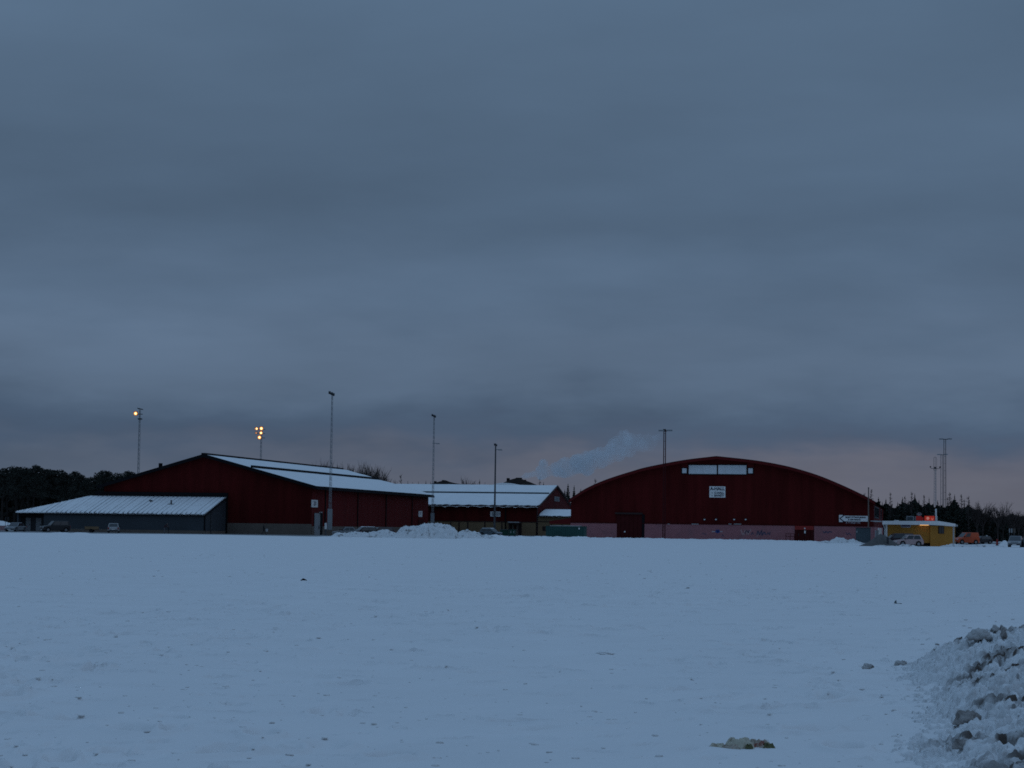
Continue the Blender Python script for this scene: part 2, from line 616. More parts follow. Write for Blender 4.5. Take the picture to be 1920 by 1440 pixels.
def see_ground(u, v):
    """where the line of sight meets the uneven snow"""
    p = gnd(u, v)
    r = ray(u, v)
    for _ in range(6):
        z = field_z(p.x, p.y)
        p = CAMPOS + r * ((z - EYE) / r.z)
    return p


def crumbs():
    # small crusts and kicked up lumps strewn over the field
    bm = bmesh.new()
    bmesh.ops.create_icosphere(bm, subdivisions=1, radius=1.0)
    bv = np.array([v.co[:] for v in bm.verts])
    bf = np.array([[v.index for v in f.verts] for f in bm.faces])
    bm.free()
    n = 6500
    y = 11.0 * (140.0 / 11.0) ** RNG.uniform(0, 1, n)
    x = RNG.uniform(-1, 1, n) * (0.26 * y + 0.5)
    keep = RNG.uniform(-0.5, 0.5, n) < vnoise(x * 0.22 + 9, y * 0.08 + 5, 91) * 1.3 - 0.02
    x, y = x[keep], y[keep]
    V, Fc = [], []
    for i, (a, b) in enumerate(zip(x, y)):
        r = min(0.024, 0.0062 / (random.random() ** 0.8 + 0.12)) * (1 + b / 80.0)
        q = bv * (1 + RNG.uniform(-0.28, 0.28, (len(bv), 1)))
        an = random.uniform(0, PI)
        el_ = random.uniform(0.5, 0.9)
        xx = q[:, 0] * r * 1.25
        yy = q[:, 1] * r * el_ * 1.5
        zz = q[:, 2] * r * random.uniform(0.22, 0.42) + r * 0.08
        V.append(np.stack([a + xx * math.cos(an) - yy * math.sin(an), b + xx * math.sin(an) + yy * math.cos(an), zz + field_z(a, b)], 1))
        Fc.append(bf + i * len(bv))
    o = np_mesh('snow_crumbs', np.concatenate(V), np.concatenate(Fc), M['crumb'], smooth=False)
    o['kind'] = 'stuff'
    o['label'] = 'small snow crumbs strewn over the white field'
    o['category'] = 'snow crumbs'


M['crumb'] = material('crust_snow', (0.74, 0.73, 0.72), rough=0.9, var=0.10, scale=3.0, spec=0.1, col2=(0.50, 0.47, 0.45), c2amt=(0.58, 0.75), c2scale=0.7)
crumbs()


def ground_sheet(name, pts, mat, z=0.006, label=None):
    m = MB()
    # break the outline up so that no border is ruler straight
    P = []
    n = len(pts)
    for i in range(n):
        a, b = Vector(pts[i]), Vector(pts[(i + 1) % n])
        k = max(1, int((b - a).length / 2.0))
        for j in range(k):
            p = a.lerp(b, j / k)
            P.append((p.x + random.uniform(-0.3, 0.3), p.y + random.uniform(-0.9, 0.9), z))
    m.add(P, [tuple(range(len(P)))])
    o = m.build(name, mat)
    o['kind'] = 'structure'
    if label:
        o['label'] = label
    return o


def g2(u, v):
    p = gnd(u, v)
    return (p.x, p.y)


left_edge = [g2(u, v) for u, v in ((-160, 997.0), (-40, 997.6), (60, 998.6), (180, 1000.4), (300, 1001.2), (420, 1002.6), (500, 1004.2), (590, 1006.0))]
ground_sheet('parking_lot', left_edge + [(-26, 338), (-10, 440), (-40, 470), (-140, 470)], M['slush'], label='ploughed slushy parking lot before the left hall')
mid_edge = [g2(u, v) for u, v in ((625, 1005.6), (700, 1006.0), (780, 1006.4), (900, 1005.6), (1000, 1006.2), (1090, 1008.0))]
ground_sheet('service_yard', mid_edge + [(13.5, 372), (16, 470), (-8, 470), (-15, 436), (-31.5, 352)], M['slush'], z=0.012, label='slushy service yard between the halls')
right_edge = [g2(u, v) for u, v in ((1602, 1019.0), (1640, 1022.0), (1700, 1023.6), (1790, 1022.6), (1850, 1020.2), (1895, 1021.4), (1990, 1026), (2100, 1030))]
ground_sheet('road', right_edge + [(160, 330), (150, 425), (84, 425), (63.5, 366)], M['slush'], z=0.006, label='slushy asphalt road round the yellow kiosk')

# ------------------------------------------------------------------ left hall with gable front
p = at(583, 1003, 351)
HF = Frame((p.x, p.y), YAW)          # x to the right along the gable, y into the depth; origin at the near right corner
HALL_W, HALL_LEN = 36.1, 84.0
hall = thing('gabled_hall', 'large dark red gabled hall with snowy roof behind the low grey shed', 'hall', HF.o, YAW)
xa, za = HF.L(385, 852)
zer = HF.L(583, 909)[1]
zel_ = HF.L(195, 908)[1]
zpl = HF.L(500, 981.5)[1]
xl = -HALL_W
m = MB()
m.prism([(xl, zpl), (0, zpl), (0, zer - 0.25), (xa, za - 0.30), (xl, zel_ - 0.25)], 0.0, 0.3)
m.build('gable_wall', M['red'], hall)
m = MB().prism([(xl, zpl), (0, zpl), (0, zer - 0.25), (xa, za - 0.30), (xl, zel_ - 0.25)], HALL_LEN - 0.3, HALL_LEN)
m.build('rear_wall', M['red'], hall)
MB().box(xl - 0.06, -0.02, -0.10, 0.30, 0, zpl - 0.003).build('plinth', M['plinth'], hall)
MB().box(-0.30, 0.09, 0.303, HALL_LEN, 0, zpl - 0.35).build('plinth', M['plinth'], hall)
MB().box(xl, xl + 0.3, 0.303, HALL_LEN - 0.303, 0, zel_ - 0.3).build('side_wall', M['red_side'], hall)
# side wall to the right, in bays between the downpipes
bays_u = [583, 609, 670, 723, 772, 815]
yb = [max(0.303, min(HALL_LEN, HF.Lx(u, 960, 0)[0])) for u in bays_u]
yb[0], yb[-1] = 0.303, HALL_LEN - 0.303
for a, b in zip(yb[:-1], yb[1:]):
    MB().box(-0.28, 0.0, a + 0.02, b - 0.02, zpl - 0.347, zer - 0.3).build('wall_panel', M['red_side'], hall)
for y in yb[1:-1]:
    MB().box(0.0, 0.16, y - 0.14, y + 0.14, 0.4, zer - 0.2).build('downpipe', M['dark'], hall)
# roof: two slopes, snow on the right one in two steps
ov = 0.8
sl_r = (zer - za) / (0 - xa)


def zr(x):
    return za + sl_r * (x - xa) if x >= xa else za + (zel_ - za) / (xl - xa) * (x - xa)


xe = 0.9
xel = xl - 0.9
MB().prism([(xel, zr(xel) - 0.28), (xa, za - 0.28), (xe, zr(xe) - 0.28), (xe, zr(xe)), (xa, za), (xel, zr(xel))], -ov, HALL_LEN + ov).build('roof', M['dark'], hall)
xm = HF.L(467, 874.6, -ov)[0]
for nm, a, b, lift in (('upper_snow', xa + 0.35, xm, 0.20), ('lower_snow', xm + 0.25, xe - 0.15, 0.16)):
    n_ = 60
    vs, fs = [], []
    rows = 7
    for i in range(n_ + 1):
        y = -ov + 0.2 + (HALL_LEN + 2 * ov - 0.4) * i / n_
        for j in range(rows):
            t_ = j / (rows - 1)
            x = a + (b - a) * t_ + random.uniform(-0.07, 0.07)
            edge = 1 if (j == 0 or j == rows - 1 or i == 0 or i == n_) else 0
            vs.append((x, y, zr(x) + (0.012 if edge else lift + random.uniform(-0.03, 0.03))))
    for i in range(n_):
        for j in range(rows - 1):
            k = i * rows + j
            fs.append((k, k + 1, k + 1 + rows, k + rows))
    MB().add(vs, fs).build(nm, M['roof_snow'], hall, smooth=True)
# snow guard between the two snow sheets and the ridge cap
MB().box(xm + 0.03, xm + 0.15, 0, HALL_LEN, zr(xm) - 0.1, zr(xm) + 0.36).build('snow_guard', M['dark'], hall)
MB().box(xa - 0.4, xa + 0.32, -ov - 0.05, HALL_LEN + ov, za - 0.12, za + 0.22).build('ridge_cap', M['dark'], hall)
# snow blown clear near the gable: dark patch of bare sheet
MB().box(xe - 0.05, xe + 0.18, -ov, HALL_LEN + ov, zr(xe) - 0.5, zr(xe) - 0.16).build('gutter', M['dark'], hall)
# verge boards on the gable
for a, b in ((xa, xe), (xa, xel)):
    MB().prism([(a, zr(a) + 0.06), (b, zr(b) + 0.06), (b, zr(b) - 0.48), (a, zr(a) - 0.48)], -ov - 0.06, -ov - 0.004).build('verge_board', M['dark'], hall)
xv, zv = HF.L(301, 874, 6)
MB().tube((xv, 6, zv - 0.7), (xv, 6, zv + 0.5), 0.35, 0.35, 8).build('roof_vent', M['dark'], hall)
# dark band across the gable above the grey shed
x0_, zf = HF.L(195, 929)
x1_, _ = HF.L(428, 929)
MB().box(x0_ - 1.4, x1_, -0.42, -0.11, 5.95, 6.75).build('flashing', M['dark'], hall)
MB().box(x1_ - 0.45, x1_ - 0.004, -0.45, -0.11, 0.0, 5.947).build('corner_post', M['dark'], hall)
# doors and signs of the side wall
ya, zt = HF.Lx(588.5, 962, 0)
yb_, _ = HF.Lx(599, 962, 0)
ds = MB().box(0.095, 0.16, ya, yb_, 0.02, zt).build('door', M['panel'], hall)
MB().box(0.162, 0.20, yb_ - 1.0, yb_ - 0.6, 1.0, 1.5).build('handle', M['darkgrey'], ds)
MB().box(0.095, 0.30, yb_ + 0.01, yb_ + 1.0, 0.02, zt + 0.25).build('door_frame', M['dark'], hall)
y2, z2 = HF.Lx(598, 961, 0)
MB().box(0.1, 0.5, y2 - 0.3, y2 + 0.3, z2 - 0.05, z2 + 0.12).build('wall_lamp', M['white_dull'], hall)
yd0, zd0 = HF.Lx(783.5, 974, 0)
yd1, _ = HF.Lx(794, 974, 0)
MB().box(0.004, 0.12, yd0, yd1, 0.02, zd0).build('door', M['door_red'], hall)


def side_sign(name, label, u0, u1, v0, v1, lines):
    y0s, z1s = HF.Lx(u0, v0, 0.02)
    y1s, _ = HF.Lx(u1, v0, 0.02)
    z0s = HF.Lx(u0, v1, 0.02)[1]
    pos = HF.m @ Vector((0.02, (y0s + y1s) / 2, (z0s + z1s) / 2))
    s = thing(name, label, 'sign', pos, YAW)
    w, h = (y1s - y0s) / 2, (z1s - z0s) / 2
    MB().box(0, 0.1, -w, w, -h, h).build('board', M['white'], s)
    for zc_, ya_, yb2 in lines:
        MB().box(0.102, 0.112, ya_ * w, yb2 * w, (zc_ - 0.08) * h, (zc_ + 0.08) * h).build('text_line', M['graffiti'], s)
    return s


side_sign('wall_sign', 'square pale information board over the side door of the gabled hall', 584, 595, 937, 951,
          [(0.52, -0.45, 0.5), (0.30, -0.35, 0.4), (0.0, -0.3, 0.45), (-0.25, -0.5, 0.55), (-0.5, -0.4, 0.2)])
side_sign('wall_sign', 'small pale board at the far end of the gabled hall side wall', 784.5, 791, 958, 969, [(0.4, -0.5, 0.5), (0.0, -0.5, 0.3)])

# ------------------------------------------------------------------ low grey shed before the gable
shed = thing('grey_shed', 'long low grey shed with snow covered ribbed roof before the gabled hall', 'shed', HF.o, YAW)
SB = -0.46                          # back plane
SF = -10.7                          # front plane
xr_b = HF.L(423, 960, SB)[0]
xr = xr_b
xlf = HF.L(32, 960, SF)[0]
zfe = HF.L(383, 965, SF)[1]         # front eave
zbk = HF.L(423, 932, SB)[1]
xhip = HF.L(169, 932, SB)[0]
xrec = HF.L(82, 980, SF)[0]         # the open bay with three doors ends here
zpb = 0.5
MB().box(xrec, xr, SF, SF + 0.25, zpb, zfe - 0.12).build('front_wall', M['grey_wall'], shed)
MB().box(xrec, xr + 0.03, SF - 0.05, SF + 0.2, 0, zpb - 0.003).build('plinth', M['plinth'], shed)
m = MB()
m.add([(xr - 0.2, SF + 0.26, 0), (xr - 0.2, SB, 0), (xr - 0.2, SB, zbk - 0.15), (xr - 0.2, SF + 0.26, zfe - 0.15),
       (xr + 0.02, SF + 0.26, 0), (xr + 0.02, SB, 0), (xr + 0.02, SB, zbk - 0.15), (xr + 0.02, SF + 0.26, zfe - 0.15)],
      [(0, 1, 2, 3), (4, 7, 6, 5), (0, 4, 5, 1), (1, 5, 6, 2), (2, 6, 7, 3), (3, 7, 4, 0)])
m.build('side_wall', M['grey_wall'], shed)
MB().box(xr + 0.021, xr + 0.06, SF + 0.3, SB, 0, 0.45).build('plinth', M['plinth'], shed)
MB().box(xr - 0.14, xr + 0.10, SF - 0.10, SF - 0.052, 0.5, zfe - 0.2).build('downpipe', M['dark'], shed)
MB().box(xr + 0.08, xr + 0.2, SF + 2.6, SF + 2.75, 0, 3.6).build('downpipe', M['galv_dark'], shed)
# recessed bay with doors on the left
MB().box(xlf + 0.3, xrec - 0.003, SF + 1.6, SF + 1.8, 0, zfe - 0.1).build('bay_wall', M['darkgrey'], shed)
MB().box(xlf, xlf + 0.3, SF, SB, 0, zfe - 0.1).build('end_wall', M['grey_wall'], shed)
for u0, u1 in ((34.5, 42), (49, 58), (68, 78)):
    a = HF.L(u0, 980, SF + 1.6)[0]
    b = HF.L(u1, 980, SF + 1.6)[0]
    dr = MB().box(a, b, SF + 1.48, SF + 1.597, 0.05, 2.2).build('door', M['panel'], shed)
    MB().box(b - 0.2, b - 0.1, SF + 1.40, SF + 1.477, 1.0, 1.15).build('handle', M['dark'], dr)
MB().box(xlf + 0.301, xrec - 0.004, SF + 0.02, SF + 0.3, 2.45, zfe - 0.1).build('lintel', M['dark'], shed)
# roof deck (hipped at the left end)
Fl, Fr, Bl, Br = (xlf - 0.3, SF - 0.45, zfe), (xr + 0.35, SF - 0.45, zfe), (xhip, SB, zbk), (xr + 0.35, SB, zbk)
Bk = (xlf - 0.3, SB + 1.0, zfe)
thk = 0.16
top = [Fl, Fr, Br, Bl, Bk]
m = MB()
m.add([p_ for p_ in top] + [(p_[0], p_[1], p_[2] - thk) for p_ in top],
      [(0, 1, 2, 3), (0, 3, 4), (5, 8, 7, 6), (5, 9, 8), (0, 5, 6, 1), (1, 6, 7, 2), (2, 7, 8, 3), (3, 8, 9, 4), (4, 9, 5, 0)])
m.build('roof', M['dark'], shed)
# snow on the slope: ribs run from eave to wall
ns = 110
vs, fs = [], []
rows = 9
for i in range(ns * 4 + 1):
    t_ = i / (ns * 4)
    x = Fl[0] + 0.25 + (Fr[0] - 0.2 - Fl[0] - 0.25) * t_
    rib = 0.10 if i % 4 in (0,) else (0.155 if i % 4 == 2 else 0.145)
    ymax = SB - 0.15
    if x < xhip:
        ymax = SF - 0.45 + (SB - SF + 0.45) * max(0.02, (x - Fl[0]) / (xhip - Fl[0])) - 0.1
    for j in range(rows):
        s_ = j / (rows - 1)
        y = SF - 0.5 + (ymax - SF + 0.5) * s_
        zz = zfe + (zbk - zfe) * (y - SF + 0.45) / (SB - SF + 0.45)
        th = rib + random.uniform(-0.012, 0.012)
        if j == 0:
            th = -0.03 + random.uniform(-0.05, 0.03)
        if j == rows - 1:
            th = 0.02
        vs.append((x, y, zz + th))
for i in range(ns * 4):
    for j in range(rows - 1):
        k = i * rows + j
        fs.append((k, k + rows, k + rows + 1, k + 1))
MB().add(vs, fs).build('roof_snow', M['roof_snow'], shed, smooth=False)
# standing seams that show through the snow
seam_me = None
xq = Fl[0] + 0.6
nrm_s = math.atan2(zbk - zfe, SB - SF + 0.45)
while xq < Fr[0] - 0.2:
    ymax = SB - 0.2
    if xq < xhip:
        ymax = SF - 0.45 + (SB - SF + 0.45) * (xq - Fl[0]) / (xhip - Fl[0]) - 0.1
    ln_ = (ymax - SF + 0.3) / math.cos(nrm_s)
    if seam_me is None:
        seam_me = MB().box(-0.022, 0.022, 0, 1, 0.0, 0.17).build('seam', M['galv'], shed)
        so = seam_me
    else:
        so = seam_me.copy()
        COL.objects.link(so)
    jit = random.uniform(0.0, 0.05)
    so.location = (xq, SF - 0.3, zfe + (zbk - zfe) * 0.15 / (SB - SF + 0.45) - jit)
    so.rotation_euler = (nrm_s, 0, 0)
    so.scale = (1, ln_, 1)
    xq += 0.82
xc_, zc_ = HF.L(321, 943, (SF + SB) / 2)
fl = MB().tube((xc_, (SF + SB) / 2, zc_ - 0.5), (xc_, (SF + SB) / 2, zc_ + 0.45), 0.13, 0.13, 8).build('roof_vent', M['darkgrey'], shed)
MB().box(xc_ - 0.5, xc_ + 0.5, (SF + SB) / 2 - 0.3, (SF + SB) / 2 + 0.3, zc_ - 0.32, zc_ - 0.16).build('roof_hatch', M['darkgrey'], shed)
for uu, vv, wd in ((155, 942, 0.5), (350, 945, 0.3), (295, 944, 0.35), (283, 939, 0.25)):
    yy = SF + (SB - SF) * 0.62
    xx, zz = HF.L(uu, vv, yy)
    MB().box(xx - wd, xx + wd, yy - 0.1, yy + 0.1, zz - 0.1, zz + 0.12).build('snow_guard', M['darkgrey'], shed)

# ------------------------------------------------------------------ middle building
p = base(1007, 440)
MF = Frame((p.x, p.y), YAW)
mid = thing('middle_building', 'red and beige building with bright snowy roof between the two halls', 'building', MF.o, YAW)
zme = MF.L(1007, 947.5)[1]
hh = 21.9
zmr = MF.Lx(1042, 910, 0)[1]
xml = -62.0
zbt = MF.L(900, 977.5)[1]
MB().box(xml, 0.0, 0, 0.3, zbt, zme - 0.2).build('upper_wall', M['red'], mid)
xs_b = [MF.L(u, 990)[0] for u in (800, 845, 860.5, 877, 909, 941, 956)]
xs_b2 = [MF.L(u, 990)[0] for u in (977, 1006)]
for a, b in list(zip(xs_b[:-1], xs_b[1:])) + list(zip(xs_b2[:-1], xs_b2[1:])):
    MB().box(a + 0.13, b - 0.13, 0.02, 0.3, 0, zbt - 0.003).build('facade_panel', M['beige'], mid)
    MB().box(a - 0.127, a + 0.127, -0.05, 0.28, 0, zbt - 0.003).build('batten', M['brown'], mid)
MB().box(xml, xs_b[0] - 0.13, 0.02, 0.3, 0, zbt - 0.003).build('facade_panel', M['beige'], mid)
MB().box(-0.13, 0.03, -0.05, 0.28, 0, zme - 0.2).build('corner_board', M['brown'], mid)
MB().box(xml, -0.14, -0.06, -0.004, zbt - 0.10, zbt + 0.05).build('ledge', M['brown'], mid)
m = MB().add([(0, 0.301, 0), (0, 2 * hh, 0), (0, 2 * hh, zme - 0.2), (0, hh, zmr - 0.2), (0, 0.301, zme - 0.2)], [(0, 1, 2, 3, 4)])
m.add([(-0.3, 0.301, 0), (-0.3, 2 * hh, 0), (-0.3, 2 * hh, zme - 0.2), (-0.3, hh, zmr - 0.2), (-0.3, 0.301, zme - 0.2)], [(4, 3, 2, 1, 0)])
m.build('gable_wall', M['red'], mid)
yw0, zw1 = MF.Lx(1039.5, 931, 0)
yw1, _ = MF.Lx(1048, 931, 0)
zw0 = MF.Lx(1043, 940, 0)[1]
w_ = MB().box(0.004, 0.1, yw0, yw1, zw0, zw1).build('window', M['panel'], mid)
MB().box(0.102, 0.14, yw0 + 0.6, yw1 - 0.6, zw0 + 0.1, zw1 - 0.1).build('pane', M['bluegrey'], w_)
# drainpipe, porch, door
xd = MF.L(948, 980)[0]
MB().tube((xd, -0.2, 0), (xd, -0.2, zme), 0.14, 0.14, 8).build('downpipe', M['dark'], mid)
xp0, zp = MF.L(954, 979)
xp1, _ = MF.L(976.5, 979)
pr = MB().box(xp0, xp1, -1.6, -0.07, zp - 0.35, zp - 0.1).build('porch_roof', M['brown'], mid)
MB().box(xp0 + 0.1, xp1 - 0.1, -1.65, -0.1, zp - 0.097, zp + 0.08).build('snow', M['white_dull'], pr)
for xx in (xp0 + 0.25, xp1 - 0.3):
    MB().box(xx, xx + 0.18, -1.5, -1.32, 0, zp - 0.353).build('porch_post', M['brown'], mid)
MB().box(xs_b[-1] - 0.1, xs_b2[0] - 0.14, 0.05, 0.3, 0, zbt - 0.003).build('entrance_wall', M['brown'], mid)
dm = MB().box(xs_b[-1] + 0.45, xs_b2[0] - 0.6, -0.02, 0.047, 0.05, 2.3).build('door', M['plinth'], mid)
MB().box(xs_b[-1] + 0.9, xs_b2[0] - 1.0, -0.045, -0.022, 1.2, 2.1).build('pane', M['door_red'], dm)
# roof, snow in two fields with the guard between
mo = 0.9
zro = lambda y: zme + (zmr - zme) * (1 - abs(y - hh) / hh)
for sgn in (0, 1):
    y0_, y1_ = (-mo, hh) if sgn == 0 else (hh, 2 * hh + mo)
    z0_, z1_ = zro(y0_), zro(y1_)
    m = MB()
    m.add([(xml, y0_, z0_ - 0.2), (0.5, y0_, z0_ - 0.2), (0.5, y1_, z1_ - 0.2), (xml, y1_, z1_ - 0.2),
           (xml, y0_, z0_), (0.5, y0_, z0_), (0.5, y1_, z1_), (xml, y1_, z1_)],
          [(0, 3, 2, 1), (4, 5, 6, 7), (0, 1, 5, 4), (1, 2, 6, 5), (2, 3, 7, 6), (3, 0, 4, 7)])
    m.build('roof_slope', M['brown'], mid)


def mid_snow(name, ya, yb, front):
    vs, fs = [], []
    n_, rows = 150, 7
    for i in range(n_ + 1):
        x = xml + (0.35 - xml) * i / n_
        for j in range(rows):
            s_ = j / (rows - 1)
            y = ya + (yb - ya) * s_
            th = 0.30 + 0.06 * math.sin(x * 0.8 + y) * 0.5 + random.uniform(-0.02, 0.02)
            if j in (0, rows - 1) or i in (0, n_):
                th = 0.015
            if j == 0 and front:
                y = ya - 0.12 + random.uniform(-0.1, 0.1)
                th = -0.16 - (0.16 if (i // 2) % 3 == 0 else 0.0) + random.uniform(-0.05, 0.05)
            vs.append((x, y, zro(y) + th))
    for i in range(n_):
        for j in range(rows - 1):
            k = i * rows + j
            fs.append((k, k + rows, k + rows + 1, k + 1))
    MB().add(vs, fs).build(name, M['roof_snow'], mid, smooth=True)


ysg = hh * 0.56
mid_snow('lower_snow', -mo, ysg - 0.15, True)
mid_snow('upper_snow', ysg + 0.2, hh - 0.1, False)
MB().box(xml, 0.3, ysg - 0.06, ysg + 0.06, zro(ysg) - 0.05, zro(ysg) + 0.30).build('snow_guard', M['bluegrey'], mid)
# annex to the right
an = thing('annex', 'small beige annex with a bright snow roof beside the arched hall', 'annex', MF.o, YAW)
xa1 = 9.5
zae = MF.L(1040, 968.0)[1]
zab = MF.L(1050, 955, 9.0)[1]
MB().box(0.16, xa1, 0.06, 0.3, 0, zae - 0.1).build('front_wall', M['beige'], an)
MB().box(0.16, xa1, 0.02, 0.057, MF.L(1020, 979)[1], MF.L(1020, 977.5)[1]).build('trim', M['brown'], an)
xw0, zw_ = MF.L(1017, 987)
xw1, _ = MF.L(1023, 987)
MB().box(xw0, xw1, 0.0, 0.057, zw_ - 0.9, zw_).build('window', M['brown'], an)
m = MB().add([(0.16, -0.5, zae - 0.1), (xa1, -0.5, zae - 0.1), (xa1, 9, zab - 0.1), (0.16, 9, zab - 0.1),
              (0.16, -0.5, zae), (xa1, -0.5, zae), (xa1, 9, zab), (0.16, 9, zab)],
             [(0, 3, 2, 1), (4, 5, 6, 7), (0, 1, 5, 4), (1, 2, 6, 5), (2, 3, 7, 6), (3, 0, 4, 7)])
m.build('roof', M['dark'], an)
vs, fs = [], []
for i in range(31):
    x = 0.3 + (xa1 - 0.3) * i / 30
    for j in range(5):
        y = -0.55 + 9.5 * j / 4
        th = 0.22 + random.uniform(-0.03, 0.03)
        if j == 0:
            th = -0.08 + random.uniform(-0.06, 0.06)
        if j == 4:
            th = 0.01
        vs.append((x, y, zae + (zab - zae) * (y + 0.5) / 9.5 + th))
for i in range(30):
    for j in range(4):
        k = i * 5 + j
        fs.append((k, k + 5, k + 6, k + 1))
MB().add(vs, fs).build('roof_snow', M['roof_snow'], an, smooth=True)


def text_child(name, body, parent, loc, size, mat, align='CENTER', rot=(PI / 2, 0, 0), bold=0.0):
    c = bpy.data.curves.new(name, 'FONT')
    c.body = body
    c.size = size
    c.align_x = align
    c.align_y = 'CENTER'
    c.extrude = 0.004
    c.offset = bold
    c.resolution_u = 2
    tmp = bpy.data.objects.new('tmp_text', c)
    COL.objects.link(tmp)
    me = bpy.data.meshes.new_from_object(tmp.evaluated_get(bpy.context.evaluated_depsgraph_get()))
    bpy.data.objects.remove(tmp)
    me.materials.clear()
    me.materials.append(mat)
    o = bpy.data.objects.new(name, me)
    COL.objects.link(o)
    o.parent = parent
    o.location = loc
    o.rotation_euler = rot
    return o


def arrow_left(parent, x, z, s, y, mat):
    MB().prism([(x - s, z), (x + s, z + s), (x + s * 0.35, z), (x + s, z - s)], y - 0.006, y).build('arrow', mat, parent)


def front_sign(fr, name, label, u0, u1, v0, v1, y=-0.02):
    x0s, z1s = fr.L(u0, v0, y)
    x1s, z0s = fr.L(u1, v1, y)
    pos = fr.m @ Vector(((x0s + x1s) / 2, y, (z0s + z1s) / 2))
    s = thing(name, label, 'sign', pos, fr.yaw)
    return s, (x1s - x0s) / 2, (z1s - z0s) / 2


s, w, h = front_sign(MF, 'direction_sign', 'wide white direction board on the red wall behind the lone dark pole', 919.5, 938, 959, 968.5, -0.1)
MB().box(-w, w, -0.08, 0, -h, h).build('board', M['white'], s)
for zz, tx in ((0.38 * h, 'C-HALL'), (-0.42 * h, 'BANDY')):
    arrow_left(s, -0.62 * w, zz, 0.16, -0.085, M['ink'])
    text_child('lettering', tx, s, (0.18 * w, -0.088, zz), 0.46, M['ink'], bold=0.012)

# ------------------------------------------------------------------ arched hall
p = base(1353, 370)
AF = Frame((p.x, p.y), YAW)
arch = thing('arched_hall', 'huge dark red hall with arched roof and pink plinth', 'hall', AF.o, YAW)
OV = -1.1
AL = 88.0


def catmull(pts, k=4):
    P = [Vector(p_) for p_ in pts]
    P = [P[0] * 2 - P[1]] + P + [P[-1] * 2 - P[-2]]
    out = []
    for i in range(1, len(P) - 2):
        for j in range(k):
            t_ = j / k
            a, b, c, d = P[i - 1], P[i], P[i + 1], P[i + 2]
            out.append(0.5 * ((2 * b) + (c - a) * t_ + (2 * a - 5 * b + 4 * c - d) * t_ ** 2 + (3 * b - a - 3 * c + d) * t_ ** 3))
    out.append(P[-2])
    return [(q.x, q.y) for q in out]


lp = [AF.L(u, v, OV) for u, v in ((1066, 937), (1083, 925.5), (1100, 915), (1125, 903.5), (1150, 894.3), (1183, 884), (1213, 875.6), (1280, 862.7), (1343, 855))]
rp = [AF.L(u, v, OV) for u, v in ((1343, 855), (1413, 862.6), (1463, 871.2), (1500, 880.3), (1541, 893.6), (1587, 913), (1627, 932.3), (1641, 940.5))]
prof = catmull(lp) + catmull(rp)[1:]
inner = [(x, z - 0.42) for x, z in prof]
ring = prof + inner[::-1]
m = MB()
n = len(prof)
for i in range(n - 1):
    q = [prof[i], prof[i + 1], inner[i + 1], inner[i]]
    vs = [(x, OV, z) for x, z in q] + [(x, AL, z) for x, z in q]
    m.add(vs, [(0, 1, 2, 3), (7, 6, 5, 4), (0, 4, 5, 1), (3, 2, 6, 7)])
m.build('roof', M['dark'], arch)
m = MB()
for i in range(n - 1):
    q = [(prof[i][0], prof[i][1] - 0.08), (prof[i + 1][0], prof[i + 1][1] - 0.08), (inner[i + 1][0], inner[i + 1][1] - 0.12), (inner[i][0], inner[i][1] - 0.12)]
    vs = [(x, OV - 0.08, z) for x, z in q] + [(x, OV - 0.004, z) for x, z in q]
    m.add(vs, [(0, 1, 2, 3), (7, 6, 5, 4), (0, 4, 5, 1), (3, 2, 6, 7)])
m.build('verge_board', M['red_trim'], arch)
zpk = AF.L(1350, 984)[1]
xL, xR = prof[0][0] + 0.25, prof[-1][0] - 0.25
gz = [(x, z - 0.43) for x, z in prof]
m = MB()
for i in range(n - 1):
    a, b = gz[i], gz[i + 1]
    x0g, x1g = max(a[0], xL), min(b[0], xR)
    if x1g <= x0g:
        continue
    q = [(x0g, zpk), (x1g, zpk), (x1g, b[1]), (x0g, a[1])]
    m.add([(x, 0, z) for x, z in q], [(0, 1, 2, 3)])
m.build('gable_wall', M['red'], arch)
m = MB()
for i in range(n - 1):
    a, b = gz[i], gz[i + 1]
    q = [(max(a[0], xL), 0), (min(b[0], xR), 0), (min(b[0], xR), b[1]), (max(a[0], xL), a[1])]
    m.add([(x, AL - 0.3, z) for x, z in q], [(0, 1, 2, 3)])
m.build('rear_wall', M['red'], arch)
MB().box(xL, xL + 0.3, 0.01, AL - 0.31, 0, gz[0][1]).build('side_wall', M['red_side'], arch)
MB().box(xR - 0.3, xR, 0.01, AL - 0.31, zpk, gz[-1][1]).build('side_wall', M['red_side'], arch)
MB().box(xR - 0.3, xR + 0.06, 0.01, AL - 0.31, 0, zpk - 0.003).build('plinth', M['pink'], arch)
# upper windows on the far part of the right side wall
for uu0, uu1 in ((1638.5, 1640.6), (1641.4, 1643.4), (1644.2, 1646), (1650, 1651)):
    a = AF.Lx(uu0 + 1, 955, xR)[0]
    b = AF.Lx(uu1 + 1, 955, xR)[0]
    wn_ = MB().box(xR + 0.004, xR + 0.1, a, b, 4.2, 6.2).build('window', M['bluegrey'], arch)
    MB().box(xR + 0.102, xR + 0.14, a + 0.6, b - 0.6, 4.4, 6.0).build('pane', M['glass'], wn_)
# plinth sections between the doors
for u0, u1 in ((1068, 1156.5), (1204.5, 1490), (1526.5, 1641)):
    a, b = AF.L(u0, 1000)[0], AF.L(u1, 1000)[0]
    MB().box(max(a, xL), min(b, xR), -0.10, 0.2, 0, zpk - 0.003).build('plinth', M['pink'], arch)
    MB().box(max(a, xL), min(b, xR), -0.16, -0.004, zpk, zpk + 0.12).build('ledge', M['door_red'], arch)
